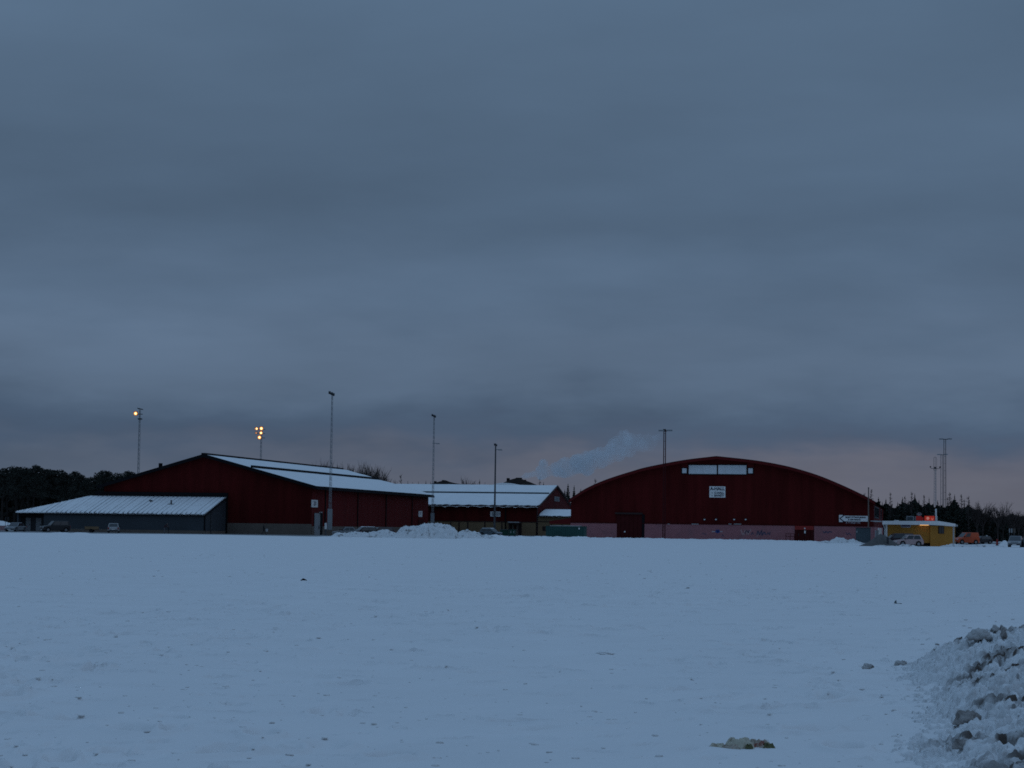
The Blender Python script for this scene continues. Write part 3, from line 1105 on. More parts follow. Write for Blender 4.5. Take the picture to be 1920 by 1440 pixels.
# big sliding door
a, zt = AF.L(1156, 964)
b, _ = AF.L(1204, 964)
nl = 6
for i in range(nl):
    x0d, x1d = a + (b - a) * i / nl, a + (b - a) * (i + 1) / nl
    MB().box(x0d + 0.02, x1d - 0.02, -0.08, -0.02, 0.05, zt).build('door_leaf', M['door_red'], arch)
MB().box(a - 0.25, b + 0.1, -0.35, -0.085, zt + 0.003, zt + 0.30).build('door_track', M['brown'], arch)
MB().box(b + 0.003, b + 0.45, -0.12, -0.004, 0.05, zt).build('door_jamb', M['dark'], arch)
xk, zk = AF.L(1171.5, 997)
MB().box(xk - 0.1, xk + 0.1, -0.14, -0.083, zk - 0.12, zk + 0.12).build('door_lock', M['white'], arch)
# small entrance
a, zt = AF.L(1490, 985.5)
b, zt2 = AF.L(1526, 993)
zt2 = AF.L(1508, 993.5)[1]
MB().box(a + 0.04, b - 0.04, -0.16, 0.0, zt2 + 0.003, zpk - 0.004).build('transom', M['bright_red'], arch)
for i in range(2):
    x0d, x1d = a + 0.5 + (b - a - 1.0) * i / 2, a + 0.5 + (b - a - 1.0) * (i + 1) / 2
    dl = MB().box(x0d + 0.02, x1d - 0.02, 0.0, 0.06, 0.03, zt2).build('entrance_door', M['door_red'], arch)
    MB().box(x0d + 0.15, x0d + 0.22, -0.05, -0.003, 0.9, 1.3).build('handle', M['darkgrey'], dl)
MB().box(a + 0.04, a + 0.5, -0.14, 0.06, 0.0, zt2).build('door_jamb', M['door_red'], arch)
MB().box(b - 0.5, b - 0.04, -0.14, 0.06, 0.0, zt2).build('door_jamb', M['door_red'], arch)
xk, zk = AF.L(1509.3, 997.3)
MB().box(xk - 0.12, xk + 0.12, -0.05, -0.004, zk - 0.25, zk + 0.22).build('notice', M['white'], arch)
xk, zk = AF.L(1509, 990.8)
MB().box(xk - 0.09, xk + 0.09, -0.34, -0.165, zk - 0.12, zk + 0.12).build('wall_lamp', M['white'], arch)
# upper windows
for u0, u1, v0, v1 in ((1291.5, 1344, 872, 889), (1346.5, 1399.5, 872, 889.3), (1279, 1287.5, 878, 887.3), (1402.8, 1411.5, 878, 887.6)):
    a, zt = AF.L(u0, v0)
    b, zb = AF.L(u1, v1)
    fr_ = MB()
    fr_.box(a - 0.14, b + 0.14, -0.10, -0.004, zt, zt + 0.14)
    fr_.box(a - 0.14, b + 0.14, -0.10, -0.004, zb - 0.14, zb)
    fr_.box(a - 0.14, a, -0.10, -0.004, zb + 0.001, zt - 0.001)
    fr_.box(b, b + 0.14, -0.10, -0.004, zb + 0.001, zt - 0.001)
    wf = fr_.build('window', M['dark'], arch)
    k = 4 if b - a > 2 else 1
    for i in range(k):
        xx0, xx1 = a + (b - a) * i / k, a + (b - a) * (i + 1) / k
        MB().box(xx0 + 0.006, xx1 - 0.006, -0.04, -0.006, zb + 0.003, zt - 0.003).build('pane', M['pane_pale'], wf)
for u0, u1 in ((1278, 1289.5), (1401.5, 1413.5)):
    a, zt = AF.L(u0, 868)
    b, zb = AF.L(u1, 876.5)
    MB().box(a, b, -0.25, -0.004, zb, zt).build('vent_box', M['red_trim'], arch)
for u in (1321.5, 1343, 1377, 1398.5):
    a, zz = AF.L(u, 974.2)
    lb = MB().box(a - 0.22, a + 0.22, -0.5, -0.004, zz - 0.12, zz + 0.16).build('wall_lamp', M['darkgrey'], arch)
    MB().box(a - 0.12, a + 0.12, -0.53, -0.503, zz - 0.08, zz + 0.10).build('lens', M['white'], lb)
for u0, u1 in ((1252, 1256), (1297, 1310), (1366, 1372), (1376, 1390)):
    a, zz = AF.L(u0, 982.6)
    b, _ = AF.L(u1, 982.6)
    MB().box(a, b, -0.22, -0.162, zz - 0.05, zz + 0.06).build('ledge_snow', M['white_dull'], arch)
# railing at the entrance
rail = thing('railing', 'low dark red handrail frame beside the small entrance of the arched hall', 'railing', AF.m @ Vector((AF.L(1481.5, 1000, -1.2)[0], -1.2, 0)), YAW)
for x in (-0.72, 0.0, 0.72):
    MB().tube((x, 0, 0), (x, 0, 1.25 if x < 0.5 else 1.25), 0.045, None, 6).build('post', M['door_red'], rail)
for z in (1.25, 0.78):
    MB().tube((-0.72, 0, z), (0.72, 0, z), 0.045, None, 6).build('rail', M['door_red'], rail)
# canopy to the left over the container
c0, cz0 = AF.L(1030, 976.5)
c1, cz1 = AF.L(1069, 971)
_, czb = AF.L(1040, 982.5)
MB().prism([(c0, cz0 - 0.05), (xL - 0.01, cz1), (xL - 0.01, czb), (c0, czb)], 0.0, 14.0).build('canopy', M['red_trim'], arch)
for xx in (c0 + 0.25, c0 + 2.2):
    MB().box(xx, xx + 0.16, 0.2, 0.36, 0, czb - 0.003).build('canopy_post', M['door_red'], arch)
# painted writing low on the plinth
gm = MB()
gp = MB()


def stroke(mb, pts, r):
    P = [AF.L(u, v, -0.105) for u, v in pts]
    for (x0s, z0s), (x1s, z1s) in zip(P[:-1], P[1:]):
        d = Vector((x1s - x0s, z1s - z0s))
        if d.length < 1e-5:
            continue
        nn = Vector((-d.y, d.x)).normalized() * r
        mb.add([(x0s + nn.x, -0.108, z0s + nn.y), (x1s + nn.x, -0.108, z1s + nn.y), (x1s - nn.x, -0.108, z1s - nn.y), (x0s - nn.x, -0.108, z0s - nn.y)], [(0, 1, 2, 3)])


g_ = MB()
stroke(g_, [(1389, 993), (1393.5, 1005), (1398, 993), (1401.5, 1003), (1408, 992.5)], 0.13)
g_.build('graffiti', M['graffiti_pale'], arch)
g_ = MB()
stroke(g_, [(1396, 1001), (1399.5, 994.5), (1403, 999), (1405, 994)], 0.10)
g_.build('graffiti', M['graffiti'], arch)
g_ = MB()
stroke(g_, [(1408, 1003), (1411, 998), (1413, 1002)], 0.08)
g_.build('graffiti', M['graffiti'], arch)
g_ = MB()
stroke(g_, [(1419, 1004), (1421, 995), (1424, 1003), (1428, 994.5), (1429, 1004), (1433, 997), (1436, 1003)], 0.12)
g_.build('graffiti', M['graffiti'], arch)
g_ = MB()
stroke(g_, [(1419.5, 1007), (1421, 1000)], 0.10)
g_.build('graffiti', M['graffiti_pale'], arch)
g_ = MB()
stroke(g_, [(1438, 1003), (1440, 998), (1443, 1003), (1444, 997)], 0.08)
g_.build('graffiti', M['graffiti'], arch)
g_ = MB()
stroke(g_, [(1316, 1002), (1319, 999), (1322, 1003), (1325, 1000)], 0.05)
g_.build('graffiti', M['graffiti'], arch)
g_ = MB()
stroke(g_, [(1353, 1006), (1355, 1002), (1357, 1006)], 0.06)
g_.build('graffiti', M['graffiti'], arch)
g_ = MB()
stroke(g_, [(1543, 996), (1546, 999.5), (1549, 996), (1552, 999.5), (1555, 996.5), (1560, 998)], 0.11)
g_.build('graffiti', M['graffiti'], arch)
g_ = MB()
stroke(g_, [(1586, 998), (1589, 1003), (1592, 999), (1596, 1004)], 0.07)
g_.build('graffiti', M['graffiti'], arch)
mk = MB()
stroke(mk, [(1343, 999), (1345.5, 993.6)], 0.26)
stroke(mk, [(1345.5, 993.6), (1348, 999)], 0.26)
mk.build('painted_mark', M['blue'], arch)
for q in ([(1334.5, 996.8), (1341, 996.8)], [(1349.5, 996.8), (1355, 996.8)]):
    mk = MB()
    stroke(mk, q, 0.09)
    mk.build('painted_mark', M['paint_pale'], arch)

s, w, h = front_sign(AF, 'hall_sign', 'square white A-HALL board in the middle of the arched gable', 1330.3, 1360, 911.8, 933, -0.02)
MB().box(-w, w, -0.08, 0, -h, h).build('board', M['white'], s)
text_child('lettering', 'A-HALL', s, (0, -0.088, 0.55 * h), 0.74, M['ink'], bold=0.03)
for zz, tx in ((-0.18 * h, 'C-HALL'), (-0.66 * h, 'BANDY')):
    arrow_left(s, -0.66 * w, zz, 0.13, -0.085, M['ink'])
    text_child('lettering', tx, s, (0.22 * w, -0.088, zz), 0.50, M['ink'], bold=0.022)
s, w, h = front_sign(AF, 'ticket_sign', 'long white ticket sales sign with left pointing arrowhead on the arched hall', 1573.3, 1627.5, 965.5, 979.3, -0.02)
xh = -w + 2 * w * (13.0 / 54)
MB().box(-w, w, -0.08, 0, -h * 0.80, h * 0.80).build('board', M['white'], s)
MB().box(-w, -w + 0.62, -0.079, 0, h * 0.801, h).build('board', M['white'], s)
MB().box(-w, -w + 0.62, -0.079, 0, -h, -h * 0.801).build('board', M['white'], s)
ar = MB()
for sg in (1, -1):
    q0, q1 = Vector((-w + 0.12, 0)), Vector((xh - 0.25, sg * h * 0.99))
    d = (q1 - q0).normalized()
    nn = Vector((-d.y, d.x)) * 0.085
    ar.prism([(q0 + nn)[:], (q1 + nn)[:], (q1 - nn)[:], (q0 - nn)[:]], -0.092, -0.082)
ar.build('arrowhead', M['ink'], s)
text_child('lettering', 'BILJETTFÖRSÄLJNING', s, (0.14 * w, -0.088, 0.34 * h), 0.36, M['ink'], bold=0.018)
text_child('lettering', '& SERVERING', s, (0.06 * w, -0.088, -0.34 * h), 0.36, M['ink'], bold=0.018)
xt, zt = AF.L(1599.5, 980.2, -0.02)
text_child('wall_lettering', '& TV-BILJETTER', arch, (xt, -0.03, zt), 0.36, M['paint_pale'], bold=0.008)

# flag pole before the right corner of the arched hall
fp = base(1628.3, 352)
flag = thing('flag_pole', 'bare grey pole before the right end of the arched hall', 'pole', fp)
zt = at(1628, 916, 352).z
MB().tube((0, 0, 0), (0, 0, zt), 0.13, 0.09, 8).build('shaft', M['plinth'], flag)
MB().ball((0, 0, zt + 0.09), 0.13).build('finial', M['plinth'], flag)

# ------------------------------------------------------------------ containers, bins, cabinet
def ribbed_box(mb, x0, x1, y0, y1, z0, z1, step=0.35, d=0.05):
    mb.box(x0, x1, y0, y1, z0, z1)
    k = int((x1 - x0) / step)
    for i in range(k):
        xx = x0 + (i + 0.5) * (x1 - x0) / k
        mb.box(xx - step * 0.22, xx + step * 0.22, y0 - d, y0 - 0.001, z0 + 0.15, z1 - 0.15)


CF = Frame(base(1060, 357)[:2], YAW)
ct = thing('shipping_container', 'big dark green shipping container by the left end of the arched hall', 'container', CF.o, YAW)
a, zt = CF.L(1024.5, 986)
b, _ = CF.L(1096, 986)
m = MB()
ribbed_box(m, a, b - 0.25, 0, 2.4, 0.12, zt)
m.build('body', M['green'], ct)
MB().box(b - 0.247, b, -0.04, 2.44, 0.05, zt + 0.02).build('end_frame', M['green'], ct)
MB().box(a - 0.08, a - 0.003, -0.04, 2.44, 0.05, zt + 0.02).build('end_frame', M['green'], ct)
MB().box(a, b - 0.25, -0.06, -0.003, 0.0, 0.117).build('bottom_rail', M['dark'], ct)
xk, zk = CF.L(1086, 991)
MB().box(xk - 0.09, xk + 0.09, -0.1, -0.052, zk - 0.14, zk + 0.14).build('marking', M['white'], ct)
sm = MB()
for i in range(14):
    x0s = a + 0.6 + i * (b - a - 1.4) / 14
    sm.box(x0s, x0s + (b - a - 1.4) / 14 + 0.01 * (i % 2), -0.02 + 0.02 * (i % 3), 2.3, zt + 0.003, zt + 0.06 + random.uniform(0, 0.06))
sm.build('snow_cover', M['white_dull'], ct)

BF = Frame(base(950, 405)[:2], YAW)
bn = thing('waste_skip', 'dark green waste skip before the beige wall right of the lone pole', 'skip', BF.o, YAW)
a, zt = BF.L(938, 993.5)
b, _ = BF.L(953, 993.5)
MB().prism([(a + 0.25, 0.1), (b - 0.1, 0.1), (b, zt), (a - 0.1, zt)], 0, 1.6).build('body', M['green_bin'], bn)
MB().box(a - 0.15, b + 0.05, -0.06, 1.66, zt + 0.003, zt + 0.12).build('lid', M['galv_dark'], bn)
for x in (a + 0.5, b - 0.4):
    MB().box(x, x + 0.12, -0.05, -0.003, 0.2, zt - 0.1).build('rib', M['green_bin'], bn)
BF2 = Frame(base(960, 404)[:2], YAW)
b2 = thing('wheeled_bin', 'tall green wheeled bin with a white label right of the skip', 'bin', BF2.o, YAW)
a, zt = BF2.L(953.8, 992.5)
b, _ = BF2.L(966, 992.5)
MB().prism([(a + 0.08, 0.12), (b - 0.08, 0.12), (b, zt - 0.08), (a, zt - 0.08)], 0, 0.9).build('body', M['green_bin'], b2)
MB().box(a - 0.03, b + 0.03, -0.05, 0.95, zt - 0.077, zt).build('lid', M['green'], b2)
for xx in (a + 0.42, b - 0.24):
    MB().box(xx - 0.07, xx + 0.07, -0.03, -0.004, zt * 0.45, zt * 0.78).build('label_plate', M['white_dull'], b2)
for xx in (a + 0.15, b - 0.15):
    MB().tube((xx, 0.1, 0.08), (xx, 0.3, 0.08), 0.08, None, 8).build('wheel', M['tyre'], b2)

KF = Frame(base(1616, 338)[:2], YAW)
sh = thing('storage_box', 'plain blue grey sheet metal storage box behind the bare pole', 'storage box', KF.o, YAW)
a, zt = KF.L(1604.5, 990)
b, _ = KF.L(1632, 990)
m = MB()
ribbed_box(m, a, b, 0, 2.2, 0.0, zt, step=0.5, d=0.03)
m.build('body', M['bluegrey'], sh)
MB().box(a - 0.05, b + 0.05, -0.08, 2.25, zt + 0.003, zt + 0.10).build('lid', M['darkgrey'], sh)
MB().box(a + 0.08, a + 0.28, -0.06, -0.035, 1.6, 1.9).build('marking', M['panel'], sh)

# ------------------------------------------------------------------ yellow kiosk
kp0 = at(1660.5, 1000, 277)
kd = 277.0
KX = lambda u, d=kd: at(u, 1000, d).x
KZ = lambda u, v, d=kd: at(u, v, d).z
kiosk = thing('yellow_kiosk', 'small yellow kiosk with broad white roof edge at the right', 'kiosk', (kp0.x, kd, 0))
ox, oy = kp0.x, kd


def kl(u, d):
    return (KX(u, d) - ox, d - oy)


A0, A1 = kl(1660.5, kd), kl(1744, kd)
B0, B1 = kl(1744, kd - 0.25), kl(1788.5, kd + 1.6)
hw = KZ(1700, 984)
m = MB()
m.slab([A0, A1, (A1[0] + 1.2, 5.2), (A0[0] + 1.2, 5.2)], 0.42, hw + 0.1)
m.build('front_wall', M['yellow'], kiosk)
MB().slab([(A0[0] + 0.2, 0.3), (A1[0] - 0.02, 0.3), (A1[0] + 1.0, 5.0), (A0[0] + 1.2, 5.0)], 0.0, 0.417).build('footing', M['dark'], kiosk)  # dark set-back base below the raised front wall
MB().slab([(B0[0] + 0.01, B0[1]), B1, (B1[0] + 0.9, 5.2), (B0[0] + 1.3, 5.2)], 0.0, hw - 0.08).build('end_wall', M['yellow'], kiosk)
# roof: broad white edge, level along the front and falling to the right
rt = [(KX(1655, 276) - ox, -0.75, KZ(1655, 976.6, 276), KZ(1655, 983.2, 276)),
      (KX(1761, 276) - ox, -0.75, KZ(1761, 976.8, 276), KZ(1761, 984.6, 276)),
      (KX(1793, 278) - ox, 1.3, KZ(1793, 982.2, 278), KZ(1793, 987.2, 278)),
      (KX(1793, 278) - ox + 0.9, 5.8, KZ(1793, 983.0, 278), KZ(1793, 987.4, 278)),
      (KX(1655, 276) - ox + 1.2, 5.8, KZ(1655, 977.5, 276), KZ(1655, 983.4, 276))]
m = MB()
nn_ = len(rt)
m.add([(r_[0], r_[1], r_[2]) for r_ in rt] + [(r_[0], r_[1], r_[3]) for r_ in rt],
      [(0, 1, 4), (1, 2, 3, 4)] + [(nn_ + 4, nn_ + 1, nn_), (nn_ + 4, nn_ + 3, nn_ + 2, nn_ + 1)] + [(i, nn_ + i, nn_ + (i + 1) % nn_, (i + 1) % nn_) for i in range(nn_)])
roof_k = m.build('roof', M['white'], kiosk)
# roof felt with a little snow on it
m = MB().add([(rt[0][0] + 0.1, -0.6, rt[0][2] + 0.02), (rt[1][0] - 0.1, -0.6, rt[1][2] + 0.02), (rt[2][0] - 0.15, 1.35, rt[2][2] + 0.02), (rt[3][0] - 0.15, 5.6, rt[3][2] + 0.02), (rt[4][0] + 0.1, 5.6, rt[4][2] + 0.02)],
             [(0, 1, 4), (1, 2, 3, 4)])
m.build('roof_felt', M['dark'], kiosk)
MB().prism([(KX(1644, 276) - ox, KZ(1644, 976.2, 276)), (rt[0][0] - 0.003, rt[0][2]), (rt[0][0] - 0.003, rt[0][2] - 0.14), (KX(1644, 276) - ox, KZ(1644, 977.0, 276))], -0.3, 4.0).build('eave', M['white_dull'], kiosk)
xs0 = KX(1678) - ox
sn = MB()
for i in range(5):
    sn.ball((xs0 + i * 0.13, 0.3 + 0.1 * (i % 2), rt[0][2] + 0.03), 0.12 + 0.03 * (i % 2), 8, 5, 0.6)
sn.build('roof_snow', M['white'], kiosk, smooth=True)
MB().box(A0[0] - 0.02, A0[0] + 0.22, -0.04, -0.003, 0.42, hw).build('corner_board', M['white'], kiosk)
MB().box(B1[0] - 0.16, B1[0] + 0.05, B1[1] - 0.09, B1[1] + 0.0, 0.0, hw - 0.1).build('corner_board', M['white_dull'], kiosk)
dp = MB()
dp.tube((A0[0] - 0.35, -0.5, hw - 0.05), (A0[0] - 0.12, -0.1, hw - 0.55), 0.05)
dp.tube((A0[0] - 0.12, -0.1, hw - 0.55), (A0[0] - 0.12, -0.1, 0.1), 0.05)
dp.build('downpipe', M['white'], kiosk)
MB().ball((rt[2][0] + 0.12, 1.2, rt[2][3] + 0.12), 0.13).build('eave_lamp', M['white_dull'], kiosk)
# window in the end wall
t0, t1 = 0.36, 0.60
bx = Vector((B1[0] - B0[0], B1[1] - B0[1], 0))
wz0, wz1 = KZ(1765, 1000), KZ(1765, 987.5)


def on_b(t_, off, z):
    q = Vector((B0[0], B0[1], 0)) + bx * t_
    nb_ = Vector((bx.y, -bx.x, 0)).normalized()
    q = q + nb_ * off
    return (q.x, q.y, z)


def b_box(ta, tb, o0, o1, z0, z1):
    vs = [on_b(t_, o_, z) for z in (z0, z1) for o_ in (o1, o0) for t_ in (ta, tb)]
    return MB().add(vs, [(0, 2, 3, 1), (4, 5, 7, 6), (0, 1, 5, 4), (2, 6, 7, 3), (0, 4, 6, 2), (1, 3, 7, 5)])


wk = b_box(0.34, 0.58, 0.004, 0.06, wz0 - 0.04, wz1 + 0.04).build('window', M['brown'], kiosk)
b_box(0.37, 0.45, 0.062, 0.07, wz0, wz1).build('pane', M['glass'], wk)
b_box(0.47, 0.555, 0.062, 0.07, wz0, wz1).build('pane', M['glass'], wk)
# fittings on the front: framed plate and lit strip lamp
a, b = KX(1688.5) - ox, KX(1708) - ox
z1k, z0k = KZ(1698, 983.4), KZ(1698, 989.2)
pl = MB().prism([(a, z1k), (b, z1k), (b - 0.02, z0k + 0.12), (b - 0.16, z0k), (a + 0.16, z0k), (a + 0.02, z0k + 0.12)], -0.07, -0.004).build('name_plate', M['white_dull'], kiosk)
MB().box(a + 0.12, b - 0.12, -0.082, -0.072, z0k + 0.11, z1k - 0.02).build('plate_field', M['graffiti'], pl)
a, b = KX(1723.5) - ox, KX(1739.8) - ox
zl = KZ(1731, 982.6)
MB().tube((a, -0.45, zl - 0.07), (b, -0.45, zl - 0.07), 0.085, None, 8).build('strip_lamp', M['strip'], kiosk)
# roof sign, dish and chimney stand on the roof
SZ = rt[0][2] + 0.03


def roof_thing(name, label, cat, u, d=278.5):
    return thing(name, label, cat, (KX(u, d), d, SZ))


rx_ = lambda u, u0: (u - u0) * 278.5 / F
rz_ = lambda v: KZ(1730, v, 278.5) - SZ
gb = roof_thing('roof_box', 'grey box sign at the left end of the kiosk roof', 'sign', 1707)
MB().box(rx_(1700, 1707), rx_(1714.2, 1707), 0, 0.25, 0.08, rz_(967.8)).build('casing', M['panel'], gb)
MB().box(rx_(1701, 1707), rx_(1711.5, 1707), -0.02, -0.003, 0.14, rz_(969.5)).build('face', M['bluegrey'], gb)
MB().box(rx_(1711.9, 1707), rx_(1713.8, 1707), -0.02, -0.003, 0.14, rz_(971)).build('face_mark', M['white_dull'], gb)
for u in (1702, 1712):
    MB().box(rx_(u, 1707), rx_(u + 0.6, 1707), 0.1, 0.2, 0, 0.077).build('foot', M['dark'], gb)
rs = roof_thing('roof_sign', 'red glowing sign panels on the kiosk roof beside the white chimney', 'illuminated sign', 1735)
MB().box(rx_(1718, 1735), rx_(1728, 1735), 0, 0.2, 0.05, rz_(967.5)).build('panel', M['neon_dim'], rs)
MB().box(rx_(1716.2, 1735), rx_(1717.2, 1735), 0, 0.1, 0.05, rz_(968.5)).build('frame_post', M['white_dull'], rs)
MB().box(rx_(1728.5, 1735), rx_(1731.5, 1735), 0.02, 0.15, 0.05, rz_(970)).build('panel', M['neon_dim'], rs)
dsk = MB().box(rx_(1734, 1735), rx_(1743.7, 1735), 0, 0.2, 0.05, rz_(967.3)).build('panel', M['neon'], rs)
cxx, czz = rx_(1739.7, 1735), (0.05 + rz_(967.3)) / 2 + 0.02
MB().tube((cxx, -0.012, czz), (cxx, -0.002, czz), 0.2, None, 14).build('disc', M['neon_pale'], dsk)
vpn = MB().box(rx_(1744.3, 1735), rx_(1752, 1735), 0, 0.2, 0.05, rz_(967.3)).build('panel', M['neon'], rs)
vv = MB()
vx, vz = rx_(1748, 1735), 0.16
vv.tube((vx, -0.02, vz), (vx - 0.13, -0.02, vz + 0.26), 0.03, None, 4)
vv.tube((vx, -0.02, vz), (vx + 0.13, -0.02, vz + 0.26), 0.03, None, 4)
vv.build('mark', M['neon_pale'], vpn)
dsh = roof_thing('satellite_dish', 'dim grey dish above the red roof sign of the kiosk', 'dish', 1723.5, 279.5)
dv = MB()
pts, fcs = [(0, 0.05, rz_(963.8))], []
for k in range(14):
    q = 2 * PI * k / 14
    pts.append((0.34 * math.cos(q), -0.06, rz_(963.8) + 0.22 * math.sin(q)))
dv.add(pts, [(0, 1 + k, 1 + (k + 1) % 14) for k in range(14)])
pts2 = [(x, y + 0.03, z) for x, y, z in pts]
dv.add(pts2, [(0, 1 + (k + 1) % 14, 1 + k) for k in range(14)])
dv.build('reflector', M['panel'], dsh)
MB().tube((0, 0.1, -0.0), (0, 0.1, rz_(963.8)), 0.03).build('mast', M['galv_dark'], dsh)
MB().tube((0.05, 0.0, rz_(966)), (0.3, -0.25, rz_(963.5)), 0.015).build('feed_arm', M['galv_dark'], dsh)
ch = roof_thing('chimney', 'slim white chimney flue standing on the kiosk roof', 'chimney', 1755)
MB().tube((0.03, 0, -0.02), (0.03, 0, rz_(967.3)), 0.15, None, 10).build('lower_flue', M['white'], ch)
MB().tube((0, 0, rz_(967.2)), (-0.02, 0, rz_(953.5)), 0.11, None, 10).build('upper_flue', M['white'], ch)
MB().tube((-0.06, -0.02, rz_(963)), (-0.45, -0.02, rz_(967)), 0.012, None, 4).build('stay_wire', M['panel'], ch)
for nm, lb, u0, u1, v0, mt in (('cabinet', 'tall white cabinet left of the yellow kiosk', 1647.2, 1653.5, 990.3, 'white'), ('cabinet', 'lower blue grey cabinet left of the white cabinet', 1641.8, 1646.8, 994.3, 'panel')):
    d_ = 283
    c = thing(nm, lb, 'cabinet', base((u0 + u1) / 2, d_))
    w = (u1 - u0) / 2 * d_ / F
    hh_ = at(u0, v0, d_).z
    bb = MB().box(-w, w, 0, 0.5, 0.08, hh_).build('body', M[mt], c)
    MB().box(w - 0.08, w - 0.04, -0.03, -0.003, hh_ * 0.45, hh_ * 0.6).build('handle', M['darkgrey'], c)
    MB().box(-w + 0.02, w - 0.02, 0.03, 0.45, 0, 0.077).build('base', M['dark'], c)

# ------------------------------------------------------------------ masts
def lattice(parent, h, wb, wt_, seg, r, mat, names=True, z0=0.0):
    legs = []
    for k in range(3):
        q = 2 * PI * k / 3 + 0.5
        a = (wb * math.cos(q), wb * math.sin(q), z0)
        b = (wt_ * math.cos(q), wt_ * math.sin(q), h)
        MB().tube(a, b, r, r * 0.8, 5).build('leg', mat, parent)
        legs.append((Vector(a), Vector(b)))
    br = MB()
    for i in range(seg):
        t0, t1 = i / seg, (i + 1) / seg
        for k in range(3):
            a = legs[k][0].lerp(legs[k][1], t0)
            b = legs[(k + 1) % 3][0].lerp(legs[(k + 1) % 3][1], t1)
            br.tube(a, b, r * 0.5, None, 3)
    br.build('bracing', mat, parent)


def lamp_box(parent, x, z, w, hgt, mat_lens=None, tilt=0.35, y=-0.25, name='floodlight', d=0.35):
    hs = MB()
    hs.prism([(-w, -hgt), (w, -hgt), (w, hgt), (-w, hgt)], 0, d)
    o = hs.build(name, M['darkgrey'], parent)
    o.location = (x, y, z)
    o.rotation_euler = (tilt, 0, 0)
    if mat_lens:
        r_ = min(w, hgt)
        MB().tube((0, -0.05, 0), (0, -0.004, 0), r_ * 0.82, None, 14).build('lens', mat_lens, o)
        if mat_lens is M['flood']:
            MB().tube((0, -0.045, 0), (0, -0.006, 0), r_ * 1.12, r_ * 0.9, 14).build('reflector', M['flood_rim'], o)  # glowing ring added round the lens as its halo
            MB().tube((0, -0.07, 0), (0, -0.052, 0), r_ * 0.46, None, 12).build('bulb', M['bulb'], o)
    return o


d_ = 345
p = base(618, d_)
mst = thing('floodlight_mast', 'tallest thin lattice mast beside the near corner of the gabled hall', 'mast', p)
zt = at(620, 741, d_).z
lattice(mst, zt, 0.26, 0.12, 26, 0.035, M['galv'])
zp_ = at(618, 954, d_).z
MB().box(-0.36, 0.36, -0.34, 0.30, 0.9, zp_).build('climbing_guard', M['panel'], mst)
MB().box(-0.30, 0.34, -0.30, 0.26, 0, 0.897).build('foundation', M['plinth'], mst)
MB().box(-0.78, -0.44, -0.5, -0.2, 1.0, 2.0).build('fuse_box', M['white'], mst)
MB().box(-0.74, -0.48, -0.45, -0.25, 0.0, 0.997).build('fuse_post', M['galv_dark'], mst)
hb = MB().prism([(-0.55, zt + 0.36), (0.32, zt - 0.02), (0.28, zt - 0.14), (-0.58, zt + 0.24)], -0.06, 0.06).build('crossbar', M['darkgrey'], mst)
for x, z in ((-0.42, zt + 0.32), (-0.05, zt + 0.16), (0.22, zt + 0.02)):
    lamp_box(mst, x, z, 0.17, 0.17, tilt=0.6)

d_ = 424
p = base(810.5, d_)
mst = thing('floodlight_mast', 'thin lattice mast at the far corner of the gabled hall with a side arm', 'mast', p)
zt = at(815, 782, d_).z
lattice(mst, zt, 0.26, 0.12, 26, 0.035, M['galv'])
zp_ = at(811, 962, d_).z
MB().box(-0.36, 0.36, -0.34, 0.30, 0.5, zp_).build('climbing_guard', M['panel'], mst)
MB().box(-0.30, 0.34, -0.30, 0.26, 0, 0.497).build('foundation', M['plinth'], mst)
za_ = at(818, 831.5, d_).z
MB().box(-0.25, 1.15, -0.06, 0.06, za_ - 0.06, za_ + 0.06).build('side_arm', M['galv'], mst)
MB().box(0.55, 1.2, -0.2, 0.2, za_ - 0.12, za_ - 0.063).build('lamp_head', M['galv'], mst)
MB().prism([(-0.45, zt + 0.32), (0.3, zt + 0.02), (0.26, zt - 0.1), (-0.48, zt + 0.2)], -0.06, 0.06).build('crossbar', M['darkgrey'], mst)
for x, z in ((-0.36, zt + 0.28), (-0.02, zt + 0.13), (0.22, zt)):
    lamp_box(mst, x, z, 0.16, 0.16, tilt=0.6)

d_ = 408
p = base(927, d_)
mst = thing('lamp_pole', 'lone dark tubular lamp pole before the middle building', 'lamp pole', p)
zt = at(928, 836, d_).z
MB().tube((0, 0, 0), (0, 0, zt), 0.20, 0.13, 10).build('shaft', M['galv_dark'], mst)
za_ = at(932, 843, d_).z
MB().box(0.1, 1.25, -0.05, 0.05, za_ - 0.06, za_ + 0.06).build('side_arm', M['galv'], mst)
MB().box(0.5, 1.3, -0.16, 0.16, za_ - 0.14, za_ - 0.063).build('lamp_head', M['galv'], mst)
lamp_box(mst, -0.12, zt + 0.18, 0.2, 0.16, tilt=0.5)
lamp_box(mst, 0.16, zt + 0.05, 0.14, 0.14, tilt=0.5)

d_ = 409
p = base(256.5, d_)
mst = thing('floodlight_mast', 'leftmost lattice mast with one lit orange lamp above the gabled hall', 'mast', p)
zt = at(259, 768, d_).z
lattice(mst, zt, 0.30, 0.15, 26, 0.04, M['galv'])
z1 = at(258, 776.5, d_).z
z2 = at(258, 785.5, d_).z
MB().prism([(-0.5, zt + 0.35), (0.55, zt + 0.12), (0.6, zt - 0.05), (-0.35, zt + 0.1)], -0.3, 0.3).build('lamp_head', M['darkgrey'], mst)
MB().box(-0.75, 0.55, -0.07, 0.07, z1 - 0.07, z1 + 0.07).build('crossbar', M['galv_dark'], mst)
MB().box(-0.32, 0.45, -0.35, 0.35, z2 - 0.12, z2 + 0.12).build('platform', M['darkgrey'], mst)
lamp_box(mst, -0.72, z1 + 0.1, 0.36, 0.36, M['flood'], tilt=0.1, y=-0.45)

